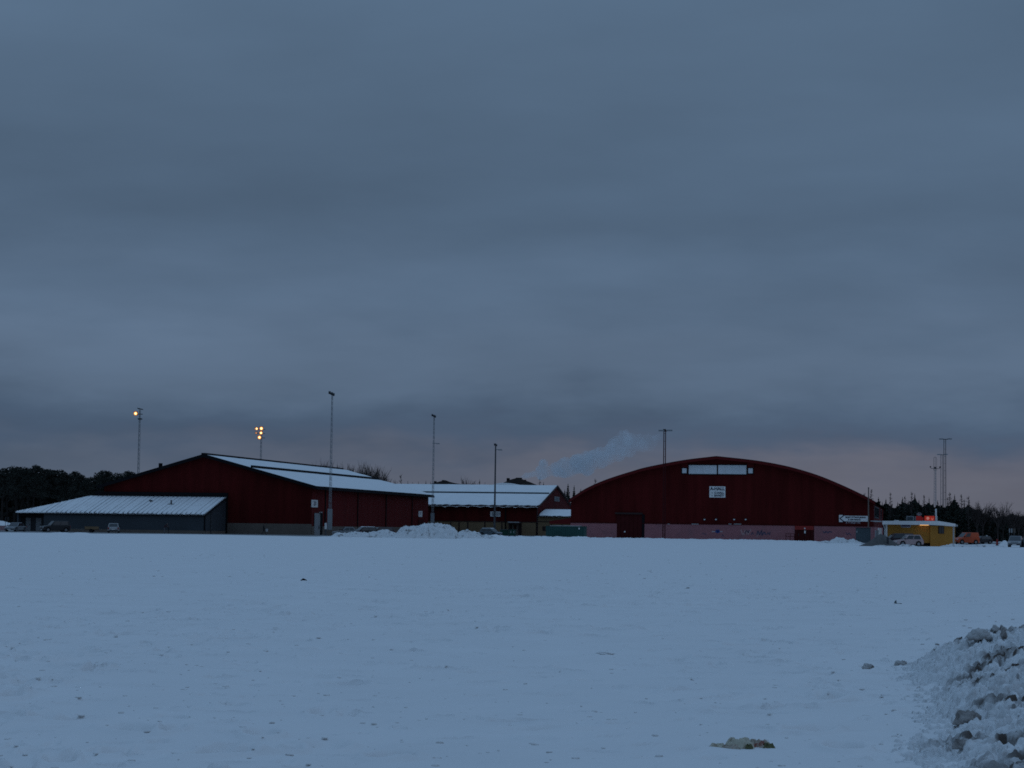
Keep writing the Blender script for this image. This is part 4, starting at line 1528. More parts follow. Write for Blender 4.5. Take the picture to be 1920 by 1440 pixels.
d_ = 480
p = base(486, d_)
mst = thing('floodlight_mast', 'mast with a cluster of glowing orange lamps behind the gabled hall', 'mast', p)
zt = at(486, 801, d_).z
lattice(mst, zt, 0.30, 0.16, 24, 0.04, M['galv'])
for u, v, r, mt in ((481.8, 804, 0.30, 'flood'), (479.3, 804.3, 0.2, 'flood_dim'), (490.6, 803.6, 0.40, 'flood'), (481, 812, 0.26, 'flood_dim'), (490, 811.8, 0.34, 'flood'), (487, 820.3, 0.40, 'flood')):
    q = at(u, v, d_)
    lamp_box(mst, q.x - p.x, q.z, r, r, M[mt], tilt=0.12, y=-0.55)
for v in (805, 812.8, 821):
    zz = at(486, v, d_).z
    MB().box(-0.95, 0.85, -0.12, 0.0, zz - 0.06, zz + 0.06).build('crossbar', M['galv_dark'], mst)


def twin_mast(label, u, d_, vtop, uw, ul, ur, mat='galv_dark', r=0.09, vk=None):
    p = base(u, d_)
    o = thing('twin_pole_mast', label, 'mast', p)
    zt = at(u, vtop, d_).z
    hw_ = uw / 2 * d_ / F
    for sx in (-1, 1):
        MB().tube((sx * hw_ * 1.2, 0, 0), (sx * hw_, 0, zt), r, r * 0.85, 7).build('pole', M[mat], o)
    rg = MB().tube((-hw_ * 1.1, 0, 0), (hw_ * 1.1, 0, 0), r * 0.3, None, 4).build('rung', M[mat], o)
    for i in range(14):
        q = rg if i == 0 else rg.copy()
        if i:
            COL.objects.link(q)
        q.location = (0, 0, zt * (i + 0.6) / 14)
    x0, x1 = (ul - u) * d_ / F, (ur - u) * d_ / F
    MB().prism([(x0 + 0.7, zt - 0.16), (x0 + 0.7, zt + 0.0), (0, zt - 0.03), (x1 - 0.7, zt + 0.03), (x1 - 0.7, zt - 0.12), (0, zt - 0.2)], -0.06, 0.06).build('crossbar', M[mat], o)
    for xa_, xb_, dz in ((x0, x0 + 0.95, -0.02), (x1 - 0.95, x1, 0.03)):
        MB().box(xa_, xb_, -0.22, 0.22, zt - 0.14 + dz, zt + 0.1 + dz).build('lamp_head', M['galv'], o)
    return o, zt


o, zt = twin_mast('twin pole lamp mast standing before the left half of the arched gable', 1244.8, 360, 807, 3.2, 1233, 1259, mat='mast_red')
MB().box(-0.28, 0.2, -0.12, 0.12, zt + 0.003, zt + 0.22).build('sensor', M['dark'], o)
twin_mast('highest twin pole lamp mast above the spruces behind the kiosk', 1771.5, 500, 823, 3.4, 1761, 1784.5)
twin_mast('lower twin pole lamp mast just left of the highest one behind the kiosk', 1765.5, 560, 852, 3.0, 1757, 1777, r=0.07)
d_ = 520
p = base(1753.5, d_)
mst = thing('radio_mast', 'radio mast with looped cage top left of the twin lamp masts', 'mast', p)
zb_ = at(1753.5, 880, d_).z
zt = at(1753.5, 857, d_).z
lattice(mst, zb_, 0.42, 0.26, 26, 0.045, M['galv'])
cg = MB()
for sx in (-0.36, 0, 0.36):
    cg.tube((sx, 0, zb_ - 0.3), (sx, 0, zt - (0.35 if sx else 0.1)), 0.04, None, 5)
for k in range(8):
    q0, q1 = PI * k / 8, PI * (k + 1) / 8
    cg.tube((0.36 * math.cos(q0), 0, zt - 0.35 + 0.36 * math.sin(q0)), (0.36 * math.cos(q1), 0, zt - 0.35 + 0.36 * math.sin(q1)), 0.04, None, 5)
cg.build('cage', M['galv_dark'], mst)
zc2 = at(1753.5, 878.5, d_).z
ab = MB()
ab.tube((-1.0, 0, zc2), (1.1, 0, zc2), 0.06, None, 6)
ab.tube((-1.0, 0, zc2), (-1.15, 0, zc2 + 0.35), 0.05, None, 6)
ab.tube((1.1, 0, zc2), (1.2, 0, zc2 + 0.3), 0.05, None, 6)
ab.build('crossarm', M['galv_dark'], mst)
MB().box(-1.3, -1.02, -0.15, 0.15, zc2 + 0.25, zc2 + 0.55).build('lamp_head', M['dark'], mst)
MB().box(0.98, 1.4, -0.15, 0.15, zc2 + 0.22, zc2 + 0.5).build('lamp_head', M['dark'], mst)
MB().box(-0.25, 0.2, -0.2, 0.2, zc2 - 0.1, zc2 + 0.4).build('antenna_box', M['darkgrey'], mst)

# ------------------------------------------------------------------ vehicles
def car(label, pos, heading, paint, L=4.0, W=1.7, H=1.45, kind='hatch', name='parked_car', cat='car', snow=False, group=None):
    """x forward"""
    o = thing(name, label, cat, pos, heading, group)
    hl = L / 2
    belt = H * 0.60
    sill = 0.24
    if kind == 'van':
        hood, ws, rt0, rt1, rear = hl - 0.95, hl - 1.0, hl - 1.75, -hl + 0.12, -hl + 0.02
        hz = belt * 0.94
    elif kind == 'suv':
        hood, ws, rt0, rt1, rear = hl - 1.25, hl - 1.2, hl - 1.85, -hl + 0.25, -hl + 0.05
        hz = belt * 0.98
    elif kind == 'sedan':
        hood, ws, rt0, rt1, rear = hl - 1.25, hl - 1.15, hl - 1.95, -hl + 1.35, -hl + 0.7
        hz = belt * 0.96
    else:
        hood, ws, rt0, rt1, rear = hl - 0.95, hl - 0.90, hl - 1.6, -hl + 0.42, -hl + 0.08
        hz = belt * 0.97
    side = [(hl - 0.05, sill), (hl, sill + 0.18), (hl - 0.05, hz * 0.80), (hl - 0.25, hz * 0.90), (hood, hz), (ws, belt), (rear, belt), (-hl, belt * 0.8), (-hl + 0.02, sill + 0.12), (-hl + 0.12, sill)]
    stations = [(-1.0, 0.0, 1.0), (-0.96, 0, 0), (0.96, 0, 0), (1.0, 0, 1.0)]
    b = MB()
    hwid = W / 2
    b.prism(side, -hwid, hwid)
    b.build('body', paint, o, bevel=0.05)
    # cabin: tapered to the roof
    bw, tw = hwid * 0.97, hwid * 0.78
    zb, zt = belt - 0.01, H
    bas = [(ws, -bw, zb), (ws, bw, zb), (rear + 0.02, bw, zb), (rear + 0.02, -bw, zb)]
    tp = [(rt0, -tw, zt), (rt0, tw, zt), (rt1, tw, zt), (rt1, -tw, zt)]
    b = MB().add(bas + tp, [(0, 3, 2, 1), (4, 5, 6, 7), (0, 1, 5, 4), (1, 2, 6, 5), (2, 3, 7, 6), (3, 0, 4, 7)])
    b.build('cabin', paint, o, bevel=0.05)

    def pane(nm, quad, off):
        q = [Vector(x) for x in quad]
        n_ = (q[1] - q[0]).cross(q[3] - q[0]).normalized()
        c_ = sum(q, Vector()) / 4
        if n_.dot(c_ - Vector((0, 0, H * 0.5))) < 0:
            n_ = -n_
        f = [x + n_ * off for x in q]
        bk = [x - n_ * 0.01 for x in q]
        MB().add(f + bk, [(0, 1, 2, 3), (7, 6, 5, 4), (0, 4, 5, 1), (1, 5, 6, 2), (2, 6, 7, 3), (3, 7, 4, 0)]).build(nm, M['carglass'], o)

    def lerp(a, c, t_):
        return tuple(a[i] + (c[i] - a[i]) * t_ for i in range(3))

    def sub(q00, q10, q11, q01, s0, s1, t0, t1):
        def bl(s_, t_):
            return lerp(lerp(q00, q10, s_), lerp(q01, q11, s_), t_)
        return [bl(s0, t0), bl(s1, t0), bl(s1, t1), bl(s0, t1)]

    pane('windscreen', sub(bas[0], bas[1], tp[1], tp[0], 0.06, 0.94, 0.06, 0.90), 0.012)
    pane('rear_window', sub(bas[2], bas[3], tp[3], tp[2], 0.08, 0.92, 0.15, 0.88), 0.012)
    for sy in (0, 1):
        q = (bas[1], bas[2], tp[2], tp[1]) if sy else (bas[0], bas[3], tp[3], tp[0])
        if kind == 'van':
            spans = ((0.10, 0.40),)
        else:
            spans = ((0.09, 0.47), (0.51, 0.90))
        for s0, s1 in spans:
            pane('side_window', sub(q[0], q[1], q[2], q[3], s0, s1, 0.10, 0.86), 0.012)
    wr = 0.31 if H < 1.7 else 0.34
    for sx in (hl - 0.78, -hl + 0.72):
        for sy in (-1, 1):
            w_ = MB().tube((sx, sy * (hwid - 0.16), wr), (sx, sy * (hwid + 0.015), wr), wr, None, 16).build('wheel', M['tyre'], o)
            MB().tube((sx, sy * (hwid + 0.012), wr), (sx, sy * (hwid + 0.03), wr), wr * 0.62, None, 12).build('rim', M['rim'], w_)
            ar_ = MB()
            ar_.tube((sx, sy * (hwid - 0.2), wr + 0.02), (sx, sy * (hwid + 0.006), wr + 0.02), wr + 0.07, None, 18)
            ar_.build('wheel_arch', M['dark'], o)
    for sy in (-1, 1):
        MB().box(hl - 0.14, hl + 0.012, sy * (hwid * 0.72) - 0.16, sy * (hwid * 0.72) + 0.16, hz * 0.66, hz * 0.80).build('headlight', M['lamp_clear'], o)
        MB().box(-hl - 0.012, -hl + 0.1, sy * (hwid * 0.86) - 0.1, sy * (hwid * 0.86) + 0.1, belt * 0.62, belt * 0.98).build('tail_light', M['lamp_red'], o)
        MB().box(ws - 0.25, ws - 0.1, sy * hwid + (0 if sy > 0 else -0.16), sy * hwid + (0.16 if sy > 0 else 0), belt + 0.02, belt + 0.14).build('mirror', M['dark'], o)
    MB().box(hl + 0.003, hl + 0.03, -hwid * 0.8, hwid * 0.8, sill + 0.02, sill + 0.16).build('bumper', M['darkgrey'], o)
    MB().box(-hl - 0.03, -hl - 0.003, -hwid * 0.8, hwid * 0.8, sill + 0.08, sill + 0.22).build('bumper', M['darkgrey'], o)
    MB().box(-hl - 0.02, -hl - 0.003, -0.26, 0.26, belt * 0.55, belt * 0.68).build('number_plate', M['white'], o)
    MB().box(hl + 0.031, hl + 0.045, -0.26, 0.26, sill + 0.04, sill + 0.14).build('number_plate', M['white'], o)
    if snow:
        MB().prism([(rt0 - 0.1, zt + 0.01), (rt1 + 0.1, zt + 0.01), (rt1 + 0.2, zt + 0.10), (rt0 - 0.25, zt + 0.11)], -tw * 0.9, tw * 0.9).build('snow_cover', M['roof_snow'], o, bevel=0.03)
    return o


silver = car_paint('silver_paint', (0.20, 0.21, 0.22))
palecar = car_paint('pale_pinkish_paint', (0.42, 0.30, 0.29))
darkcar = car_paint('dark_paint', (0.018, 0.018, 0.02))
maroon = car_paint('dark_maroon_paint', (0.03, 0.012, 0.016))
whitecar = car_paint('white_car_paint', (0.36, 0.36, 0.36))
orange = car_paint('orange_paint', (0.52, 0.072, 0.016))
greyblue = car_paint('grey_blue_paint', (0.13, 0.16, 0.18))

LEFT, RIGHT = PI, 0.0
car('silver car seen from the front at the far left end of the grey shed', base(29, 336), -PI / 2 - 0.25, silver, L=4.3, W=1.75, H=1.42, kind='sedan')
car('dark off-road car parked before the three shed doors', base(103, 337), PI + 0.55, darkcar, L=4.4, W=1.8, H=1.75, kind='suv')
car('white hatchback seen from behind before the middle of the grey shed', base(213, 336), PI / 2 + 0.15, whitecar, L=4.2, W=1.75, H=1.5, kind='hatch')
car('pale car nearest the lattice mast behind the snow bank', base(650, 330), PI + 0.3, silver, L=4.3, W=1.75, H=1.42, kind='sedan', snow=False, group='cars half hidden by the snow bank')
car('second dark car behind the snow bank beside the gabled hall', base(683, 338), PI + 0.5, darkcar, L=4.3, W=1.75, H=1.42, kind='hatch', snow=True, group='cars half hidden by the snow bank')
car('third dark maroon car behind the snow bank beside the gabled hall', base(714, 345), PI + 0.5, maroon, L=4.4, W=1.75, H=1.45, kind='hatch', group='cars half hidden by the snow bank')
car('grey blue car with snowy roof left of the green skip', base(920, 398), -0.6, greyblue, L=4.2, W=1.7, H=1.42, kind='hatch', snow=True)
car('dark maroon car behind the pale hatchback at the kiosk', base(1684, 275.0), LEFT + 0.12, maroon, L=4.4, W=1.75, H=1.62, kind='hatch')
car('pale pinkish hatchback parked before the yellow kiosk', base(1703, 271.5), LEFT + 0.18, palecar, L=3.6, W=1.6, H=1.46, kind='hatch')
car('bright orange delivery van right of the yellow kiosk', base(1811, 338), LEFT + 0.35, orange, L=4.0, W=1.75, H=1.86, kind='van', name='delivery_van', cat='van')
car('dark car hidden behind the rear of the orange van', base(1839, 352), LEFT + 0.6, darkcar, L=4.0, W=1.7, H=1.3, kind='hatch')
car('silver estate car seen from the front beside the red bollard', base(1904, 284), -PI / 2 - 0.30, silver, L=4.3, W=1.75, H=1.48, kind='suv')
car('grey car cut off by the right edge of the picture', base(1931, 283), -PI / 2 - 0.15, greyblue, L=4.3, W=1.75, H=1.42, kind='sedan')

# flat trailer before the shed
tr = thing('trailer', 'low brown flatbed trailer before the grey shed', 'trailer', base(172, 334), 0.05)
MB().box(-1.0, 1.0, -0.8, 0.8, 0.42, 0.52).build('bed', M['brown'], tr)
for y in (-0.8, 0.77):
    MB().box(-1.0, 1.0, y, y + 0.04, 0.523, 0.95).build('side_board', M['beige'], tr)
MB().box(0.97, 1.0, -0.76, 0.76, 0.523, 0.95).build('end_board', M['beige'], tr)
for y in (-0.95, 0.82):
    MB().tube((0, y, 0.3), (0, y + 0.13, 0.3), 0.3, None, 14).build('wheel', M['tyre'], tr)
MB().tube((-1.0, 0, 0.42), (-1.9, 0, 0.40), 0.05).build('drawbar', M['galv_dark'], tr)
MB().tube((-1.85, 0, 0.0), (-1.85, 0, 0.4), 0.04).build('jockey_wheel', M['galv_dark'], tr)

# ------------------------------------------------------------------ people
def person(label, pos, rz, jacket, trousers, pose='stand', h=1.75, name='person'):
    o = thing(name, label, 'person', pos, rz)
    me = bpy.data.meshes.new('body')
    k = h / 1.75
    J = {'pel': (0, 0, 0.95), 'bel': (0, 0, 1.12), 'che': (0, 0.01, 1.34), 'nec': (0, 0.0, 1.48), 'hed': (0, -0.02, 1.58), 'top': (0, -0.01, 1.70),
         'shl': (0.19, 0, 1.42), 'ell': (0.25, 0.02, 1.13), 'hal': (0.24, -0.08, 0.90), 'shr': (-0.19, 0, 1.42), 'elr': (-0.25, 0.02, 1.13), 'har': (-0.24, -0.08, 0.90),
         'hil': (0.10, 0, 0.90), 'knl': (0.11, -0.03, 0.50), 'anl': (0.11, 0.0, 0.09), 'tol': (0.12, -0.17, 0.04),
         'hir': (-0.10, 0, 0.90), 'knr': (-0.11, -0.03, 0.50), 'anr': (-0.11, 0.0, 0.09), 'tor': (-0.12, -0.17, 0.04)}
    if pose == 'walk':
        J.update({'knl': (0.10, -0.18, 0.53), 'anl': (0.10, -0.27, 0.10), 'tol': (0.11, -0.43, 0.07), 'knr': (-0.10, 0.06, 0.50), 'anr': (-0.10, 0.30, 0.13), 'tor': (-0.10, 0.17, 0.04), 'ell': (0.24, 0.16, 1.15), 'hal': (0.22, 0.10, 0.90), 'elr': (-0.24, -0.08, 1.14), 'har': (-0.22, -0.26, 0.95)})
    if pose == 'bend':
        J.update({'bel': (0, -0.06, 1.10), 'che': (0, -0.20, 1.28), 'nec': (0, -0.30, 1.38), 'hed': (0, -0.38, 1.44), 'top': (0, -0.44, 1.54), 'shl': (0.18, -0.24, 1.34), 'shr': (-0.18, -0.24, 1.34),
                  'ell': (0.22, -0.38, 1.10), 'elr': (-0.22, -0.38, 1.10), 'hal': (0.16, -0.52, 0.98), 'har': (-0.16, -0.52, 0.98), 'anl': (0.11, 0.1, 0.09), 'tol': (0.11, -0.06, 0.04)})
    R = {'pel': .15, 'bel': .14, 'che': .16, 'nec': .065, 'hed': .095, 'top': .07, 'shl': .075, 'ell': .055, 'hal': .045, 'shr': .075, 'elr': .055, 'har': .045,
         'hil': .095, 'knl': .065, 'anl': .05, 'tol': .04, 'hir': .095, 'knr': .065, 'anr': .05, 'tor': .04}
    keys = list(J)
    E = [('pel', 'bel'), ('bel', 'che'), ('che', 'nec'), ('nec', 'hed'), ('hed', 'top'), ('che', 'shl'), ('shl', 'ell'), ('ell', 'hal'), ('che', 'shr'), ('shr', 'elr'), ('elr', 'har'),
         ('pel', 'hil'), ('hil', 'knl'), ('knl', 'anl'), ('anl', 'tol'), ('pel', 'hir'), ('hir', 'knr'), ('knr', 'anr'), ('anr', 'tor')]
    vs = [tuple(c * k for c in J[q]) for q in keys]
    es = [(keys.index(a), keys.index(b)) for a, b in E]
    # fingers as short chains from each hand
    rad = [R[q] * k for q in keys]
    for hnd, sg in (('hal', 1), ('har', -1)):
        hb_ = keys.index(hnd)
        for f in range(5):
            t_ = (f - 2) * 0.016
            off = Vector((sg * (0.0 if f < 4 else -0.03), t_ - 0.02, -0.10 if f < 4 else -0.06)) * k
            vs.append(tuple(Vector(vs[hb_]) + off))
            rad.append(0.010 * k)
            es.append((hb_, len(vs) - 1))
    me.from_pydata(vs, es, [])
    b = bpy.data.objects.new('body', me)
    COL.objects.link(b)
    b.parent = o
    md = b.modifiers.new('skin', 'SKIN')
    for i, sv in enumerate(me.skin_vertices[0].data):
        sv.radius = (rad[i], rad[i])
        sv.use_root = (i == 0)
    sd = b.modifiers.new('smooth', 'SUBSURF')
    sd.levels = sd.render_levels = 1
    mt = bpy.data.materials.new('clothing')
    mt.use_nodes = True
    t = mt.node_tree
    bs = t.nodes['Principled BSDF']
    bs.inputs['Roughness'].default_value = 0.9
    tc = t.nodes.new('ShaderNodeTexCoord')
    sp = t.nodes.new('ShaderNodeSeparateXYZ')
    t.links.new(tc.outputs['Object'], sp.inputs[0])
    mr = t.nodes.new('ShaderNodeMath')
    mr.operation = 'DIVIDE'
    mr.inputs[1].default_value = 1.8
    t.links.new(sp.outputs[2], mr.inputs[0])
    rp_ = t.nodes.new('ShaderNodeValToRGB')
    rp_.color_ramp.interpolation = 'CONSTANT'
    ee = rp_.color_ramp.elements
    hd = (1.40 if pose == 'bend' else 1.53) * k / 1.8
    while len(ee) < 4:
        ee.new(0.5)
    for e, (pp, cc) in zip(ee, ((0.0, (0.01, 0.01, 0.01)), (0.07, trousers), (0.50 * k, jacket), (hd, (0.02, 0.016, 0.014)))):
        e.position = pp
        e.color = tuple(cc) + (1,)
    t.links.new(mr.outputs[0], rp_.inputs[0])
    t.links.new(rp_.outputs[0], bs.inputs['Base Color'])
    me.materials.append(mt)
    # face with nose set into the dark hood
    hx = Vector(J['hed']) * k
    fc = MB().ball((hx.x, hx.y - 0.062 * k, hx.z + 0.02 * k), 0.062 * k, 10, 7, 1.35)
    fc.tube((hx.x, hx.y - 0.115 * k, hx.z + 0.03 * k), (hx.x, hx.y - 0.145 * k, hx.z + 0.0), 0.012, 0.016, 6)
    fc.build('face', SKIN, o, smooth=True)
    return o


SKIN = material('skin', (0.30, 0.17, 0.13), rough=0.7, var=0.05)
p1 = person('person in black walking along the grey plinth of the gabled hall', base(494.5, 338), PI / 2, (0.012, 0.012, 0.014), (0.012, 0.012, 0.016), 'walk', 1.72)
bg_ = thing('carrier_bag', 'white carrier bag held by the person in black', 'bag', base(500.3, 337.8) + Vector((0, 0, 0.50)))
MB().prism([(-0.17, 0), (0.17, 0), (0.20, 0.3), (0.13, 0.42), (-0.13, 0.42), (-0.20, 0.3)], -0.08, 0.08).build('sack', M['white_dull'], bg_, bevel=0.02)
hd_ = MB()
hd_.tube((-0.1, 0, 0.42), (-0.06, 0, 0.55), 0.012, None, 4)
hd_.tube((0.1, 0, 0.42), (0.06, 0, 0.55), 0.012, None, 4)
hd_.tube((-0.06, 0, 0.55), (0.06, 0, 0.55), 0.012, None, 4)
hd_.build('handle', M['white_dull'], bg_)
person('person in dark maroon jacket leaning forward before the grey shed', base(308, 336), PI / 2, (0.05, 0.016, 0.02), (0.14, 0.13, 0.14), 'bend', 1.78)
person('shorter dark dressed person right beside the one in maroon', base(316, 335.4), -PI / 2 + 0.3, (0.016, 0.014, 0.016), (0.012, 0.012, 0.014), 'stand', 1.25)

# ------------------------------------------------------------------ small things on the right and left
bo = thing('bollard', 'red plastic bollard left of the silver estate car', 'bollard', base(1869.5, 312))
MB().tube((0, 0, 0), (0, 0, 0.12), 0.24, 0.22, 12).build('base', M['tyre'], bo)
MB().tube((0, 0, 0.12), (0, 0, 0.85), 0.16, 0.12, 12).build('post', M['bright_red'], bo)
MB().ball((0, 0, 0.85), 0.12).build('cap', M['bright_red'], bo)
nb = thing('notice_board', 'three narrow white panels on posts before the wood at the right edge', 'notice board', base(1898, 392))
for i, (uo, wd) in enumerate(((-5.0, 2.2), (-0.8, 2.4), (4.2, 4.0))):
    x = uo * 392 / F
    w = wd / 2 * 392 / F
    zt, zb_ = at(1898, 991, 392).z, at(1898, 998.8, 392).z
    MB().box(x - w, x + w, 0, 0.06, zb_, zt).build('panel', M['white_dull'] if i < 2 else M['plinth'], nb)
    MB().box(x - 0.04, x + 0.04, 0.063, 0.12, 0, zt).build('post', M['galv_dark'], nb)
ws_ = thing('road_sign', 'little pale sign on a post right of the orange van', 'sign', base(1849, 372))
zt, zb_ = at(1849, 1003.8, 372).z, at(1849, 1007, 372).z
MB().box(-0.02, 0.28, 0, 0.03, zb_, zt).build('plate', M['white'], ws_)
MB().box(-0.32, -0.06, 0, 0.03, zb_ - 0.04, zt - 0.12).build('plate', M['panel'], ws_)
MB().tube((0, 0.06, 0), (0, 0.06, zt), 0.03).build('post', M['galv_dark'], ws_)
hb = thing('banner_board', 'faded pink banner board at the left edge beside the silver car', 'board', base(2, 338))
zt = at(5, 985.5, 338).z
MB().box(-1.6, 0.85, 0, 0.05, 0.12, zt).build('panel', M['graffiti_pale'], hb)
for x in (-1.3, -0.2, 0.75):
    MB().tube((x, 0.1, 0), (x, 0.1, zt + 0.05), 0.04).build('post', M['galv_dark'], hb)
for u, nm in ((9.5, 'thin post left of the silver car at the left edge'), (14.5, 'thin post right behind the pink banner board')):
    ps = thing('fence_post', nm, 'post', base(u, 352))
    MB().tube((0, 0, 0), (0, 0, 2.2), 0.035, None, 6).build('shaft', M['galv_dark'], ps)
    MB().ball((0, 0, 2.2), 0.05, 6, 4).build('cap', M['galv_dark'], ps)
pst = thing('marker_post', 'dark wooden marker post standing in the gravel heap', 'post', base(1664.5, 264.5))
MB().box(-0.12, 0.12, -0.08, 0.08, 0, 1.05).build('shaft', M['darkgrey'], pst)
MB().box(-0.14, 0.14, -0.1, 0.1, 1.053, 1.1).build('cap', M['dark'], pst)

# ------------------------------------------------------------------ snow banks and heaps
def heap(name, label, cat, A, B, width, hfun, mat, res=0.12, lump=0.5, seed=1, skew=0.5, rough=0.35, group=None, lsize=1.0, flat=1.7, ends=0.5):
    """ridge between ground points A and B, `hfun(t)` high, with clods"""
    A, B = Vector((A[0], A[1])), Vector((B[0], B[1]))
    d = B - A
    Ln = d.length
    d.normalize()
    nrm = Vector((-d.y, d.x))
    nx, ny = max(10, int(Ln / res)), max(8, int(width / res))
    s = np.linspace(0, 1, nx)
    w = np.linspace(-1, 1, ny)
    Sg, Wg = np.meshgrid(s, w)
    wx, wy = Sg * Ln, Wg * width / 2
    wob = 0.35 * fbm(wx * 0.5, wy * 0.2 + 3, 2, seed + 50)
    Wc = np.clip(np.abs(Wg - wob * 0.6), 0, 1)
    hh_ = np.array([hfun(t) for t in s])[None, :]
    prof_ = np.clip(1 - Wc ** flat, 0, 1)
    endf = np.clip(np.minimum(Sg, 1 - Sg) * Ln / (ends * width + 0.01), 0, 1) ** 0.7
    Z = hh_ * prof_ * endf
    r1 = fbm(wx * 1.1 / lsize, wy * 1.1 / lsize, 3, seed)
    r2 = 1 - 2 * np.abs(fbm(wx * 2.3 / lsize, wy * 2.3 / lsize, 3, seed + 7))
    r3 = np.abs(fbm(wx * 3.4 / lsize, wy * 3.4 / lsize, 3, seed + 13))
    Z = Z * (1 + rough * 1.5 * r1) + lump * (0.35 * (r2 - 0.55) + 0.9 * (0.2 - r3)) * np.clip(Z / (np.max(hh_) * 0.25 + 0.01), 0, 1)
    Z = np.where((Wc >= 0.999) | (Sg <= 0) | (Sg >= 1), -0.03, np.maximum(Z, -0.03))
    Z[0, :] = Z[-1, :] = -0.03
    X = A.x + d.x * wx + nrm.x * wy
    Y = A.y + d.y * wx + nrm.y * wy
    cx, cy = (A.x + B.x) / 2, (A.y + B.y) / 2
    V = np.stack([X.ravel() - cx, Y.ravel() - cy, Z.ravel()], 1)
    idx = np.arange(nx * ny).reshape(ny, nx)
    Fc = np.stack([idx[:-1, :-1].ravel(), idx[:-1, 1:].ravel(), idx[1:, 1:].ravel(), idx[1:, :-1].ravel()], 1)
    o = np_mesh(name, V, Fc, mat, smooth=True)
    o.location = (cx, cy, 0)
    tag(o, label, cat, group)
    return o


def uv_line(u0, v0, u1, v1):
    a, b = gnd(u0, v0), gnd(u1, v1)
    return (a.x, a.y), (b.x, b.y)


def bump_profile(peaks, floor):
    return lambda t: max([floor] + [h_ * max(0.0, 1 - ((t - c_) / w_) ** 2) ** 0.5 for c_, w_, h_ in peaks])


SB_ = 'ploughed snow banks'
A, B = (base(737, 303)[:2]), (base(864, 303)[:2])
heap('snow_pile', 'largest lumpy ploughed snow pile before the gabled hall', 'snow pile', A, B, 7.0, bump_profile([(0.28, 0.28, 1.55), (0.60, 0.42, 1.95), (0.86, 0.18, 1.4)], 0.2), M['old_snow'], res=0.10, lump=0.9, seed=4, rough=0.12, group=SB_, lsize=1.5, flat=3.0, ends=0.14)
A, B = base(622, 308)[:2], base(748, 306)[:2]
heap('snow_bank', 'long low snow bank hiding the parked cars', 'snow bank', A, B, 3.6, bump_profile([(0.12, 0.2, 0.55), (0.42, 0.3, 0.78), (0.72, 0.25, 1.0), (0.9, 0.2, 0.9)], 0.3), M['old_snow'], res=0.12, lump=0.5, seed=9, group=SB_, ends=0.25)
A, B = base(856, 318)[:2], base(926, 322)[:2]
heap('snow_bank', 'small snow heap right of the largest pile', 'snow bank', A, B, 3.4, bump_profile([(0.35, 0.36, 1.0), (0.8, 0.3, 0.5)], 0.25), M['old_snow'], res=0.12, lump=0.5, seed=15, group=SB_, ends=0.25)
A, B = base(905, 330)[:2], base(1110, 342)[:2]
heap('snow_bank', 'low snow ridge before the skip and the container', 'snow bank', A, B, 3.0, bump_profile([(0.1, 0.2, 0.45), (0.5, 0.5, 0.32), (0.9, 0.2, 0.38)], 0.25), M['roof_snow'], res=0.16, lump=0.3, seed=21, group=SB_)
A, B = base(1100, 352)[:2], base(1535, 346)[:2]
heap('snow_bank', 'very low snow ridge along the pink plinth', 'snow bank', A, B, 2.2, bump_profile([(0.2, 0.3, 0.22), (0.7, 0.3, 0.2)], 0.16), M['roof_snow'], res=0.16, lump=0.28, seed=25, group=SB_)
A, B = base(1536, 318)[:2], base(1614, 312)[:2]
heap('snow_bank', 'lumpy white snow bank left of the grey gravel heap', 'snow bank', A, B, 2.6, bump_profile([(0.12, 0.12, 0.25), (0.5, 0.22, 0.7), (0.82, 0.2, 0.5)], 0.08), M['old_snow'], res=0.09, lump=0.4, seed=31, group=SB_)
A, B = base(1636, 264)[:2], base(1742, 262)[:2]
heap('snow_bank', 'jagged low snow ridge before the pale hatchback', 'snow bank', A, B, 1.6, bump_profile([(0.12, 0.15, 0.12), (0.62, 0.16, 0.27)], 0.06), M['old_snow'], res=0.07, lump=0.22, seed=37, group=SB_)
A, B = base(1766, 272)[:2], base(1890, 276)[:2]
heap('snow_bank', 'broken snow ridge below the orange van', 'snow bank', A, B, 2.0, bump_profile([(0.2, 0.2, 0.34), (0.5, 0.4, 0.22)], 0.14), M['old_snow'], res=0.08, lump=0.35, seed=41, group=SB_)
A, B = base(50, 268)[:2], base(196, 270)[:2]
heap('snow_bank', 'smooth white snow mound before the trailer at the left', 'snow bank', A, B, 5.0, bump_profile([(0.45, 0.25, 0.30), (0.72, 0.25, 0.34)], 0.12), M['snow'], res=0.2, lump=0.1, seed=45, rough=0.15, group=SB_)
A, B = base(-70, 415)[:2], base(48, 420)[:2]
heap('snow_slope', 'pale snow slope in the distance left of the grey shed', 'snow slope', A, B, 12.0, lambda t: 1.9, M['snow'], res=0.5, lump=0.1, seed=48, rough=0.1)
A, B = base(1873, 330)[:2], base(1895, 330)[:2]
heap('snow_heap', 'small white snow heap beside the silver estate car', 'snow heap', A, B, 1.6, lambda t: 0.62, M['roof_snow'], res=0.1, lump=0.15, seed=52)
A, B = base(1610, 267)[:2], base(1700, 266)[:2]
heap('gravel_heap', 'dark grey gravel heap left of the parked hatchback', 'gravel heap', A, B, 5.0, lambda t: 1.5 * max(0.0, 1 - abs(t - 0.46) / 0.56) ** 0.9, M['gravel'], res=0.12, lump=0.1, seed=55, rough=0.08)

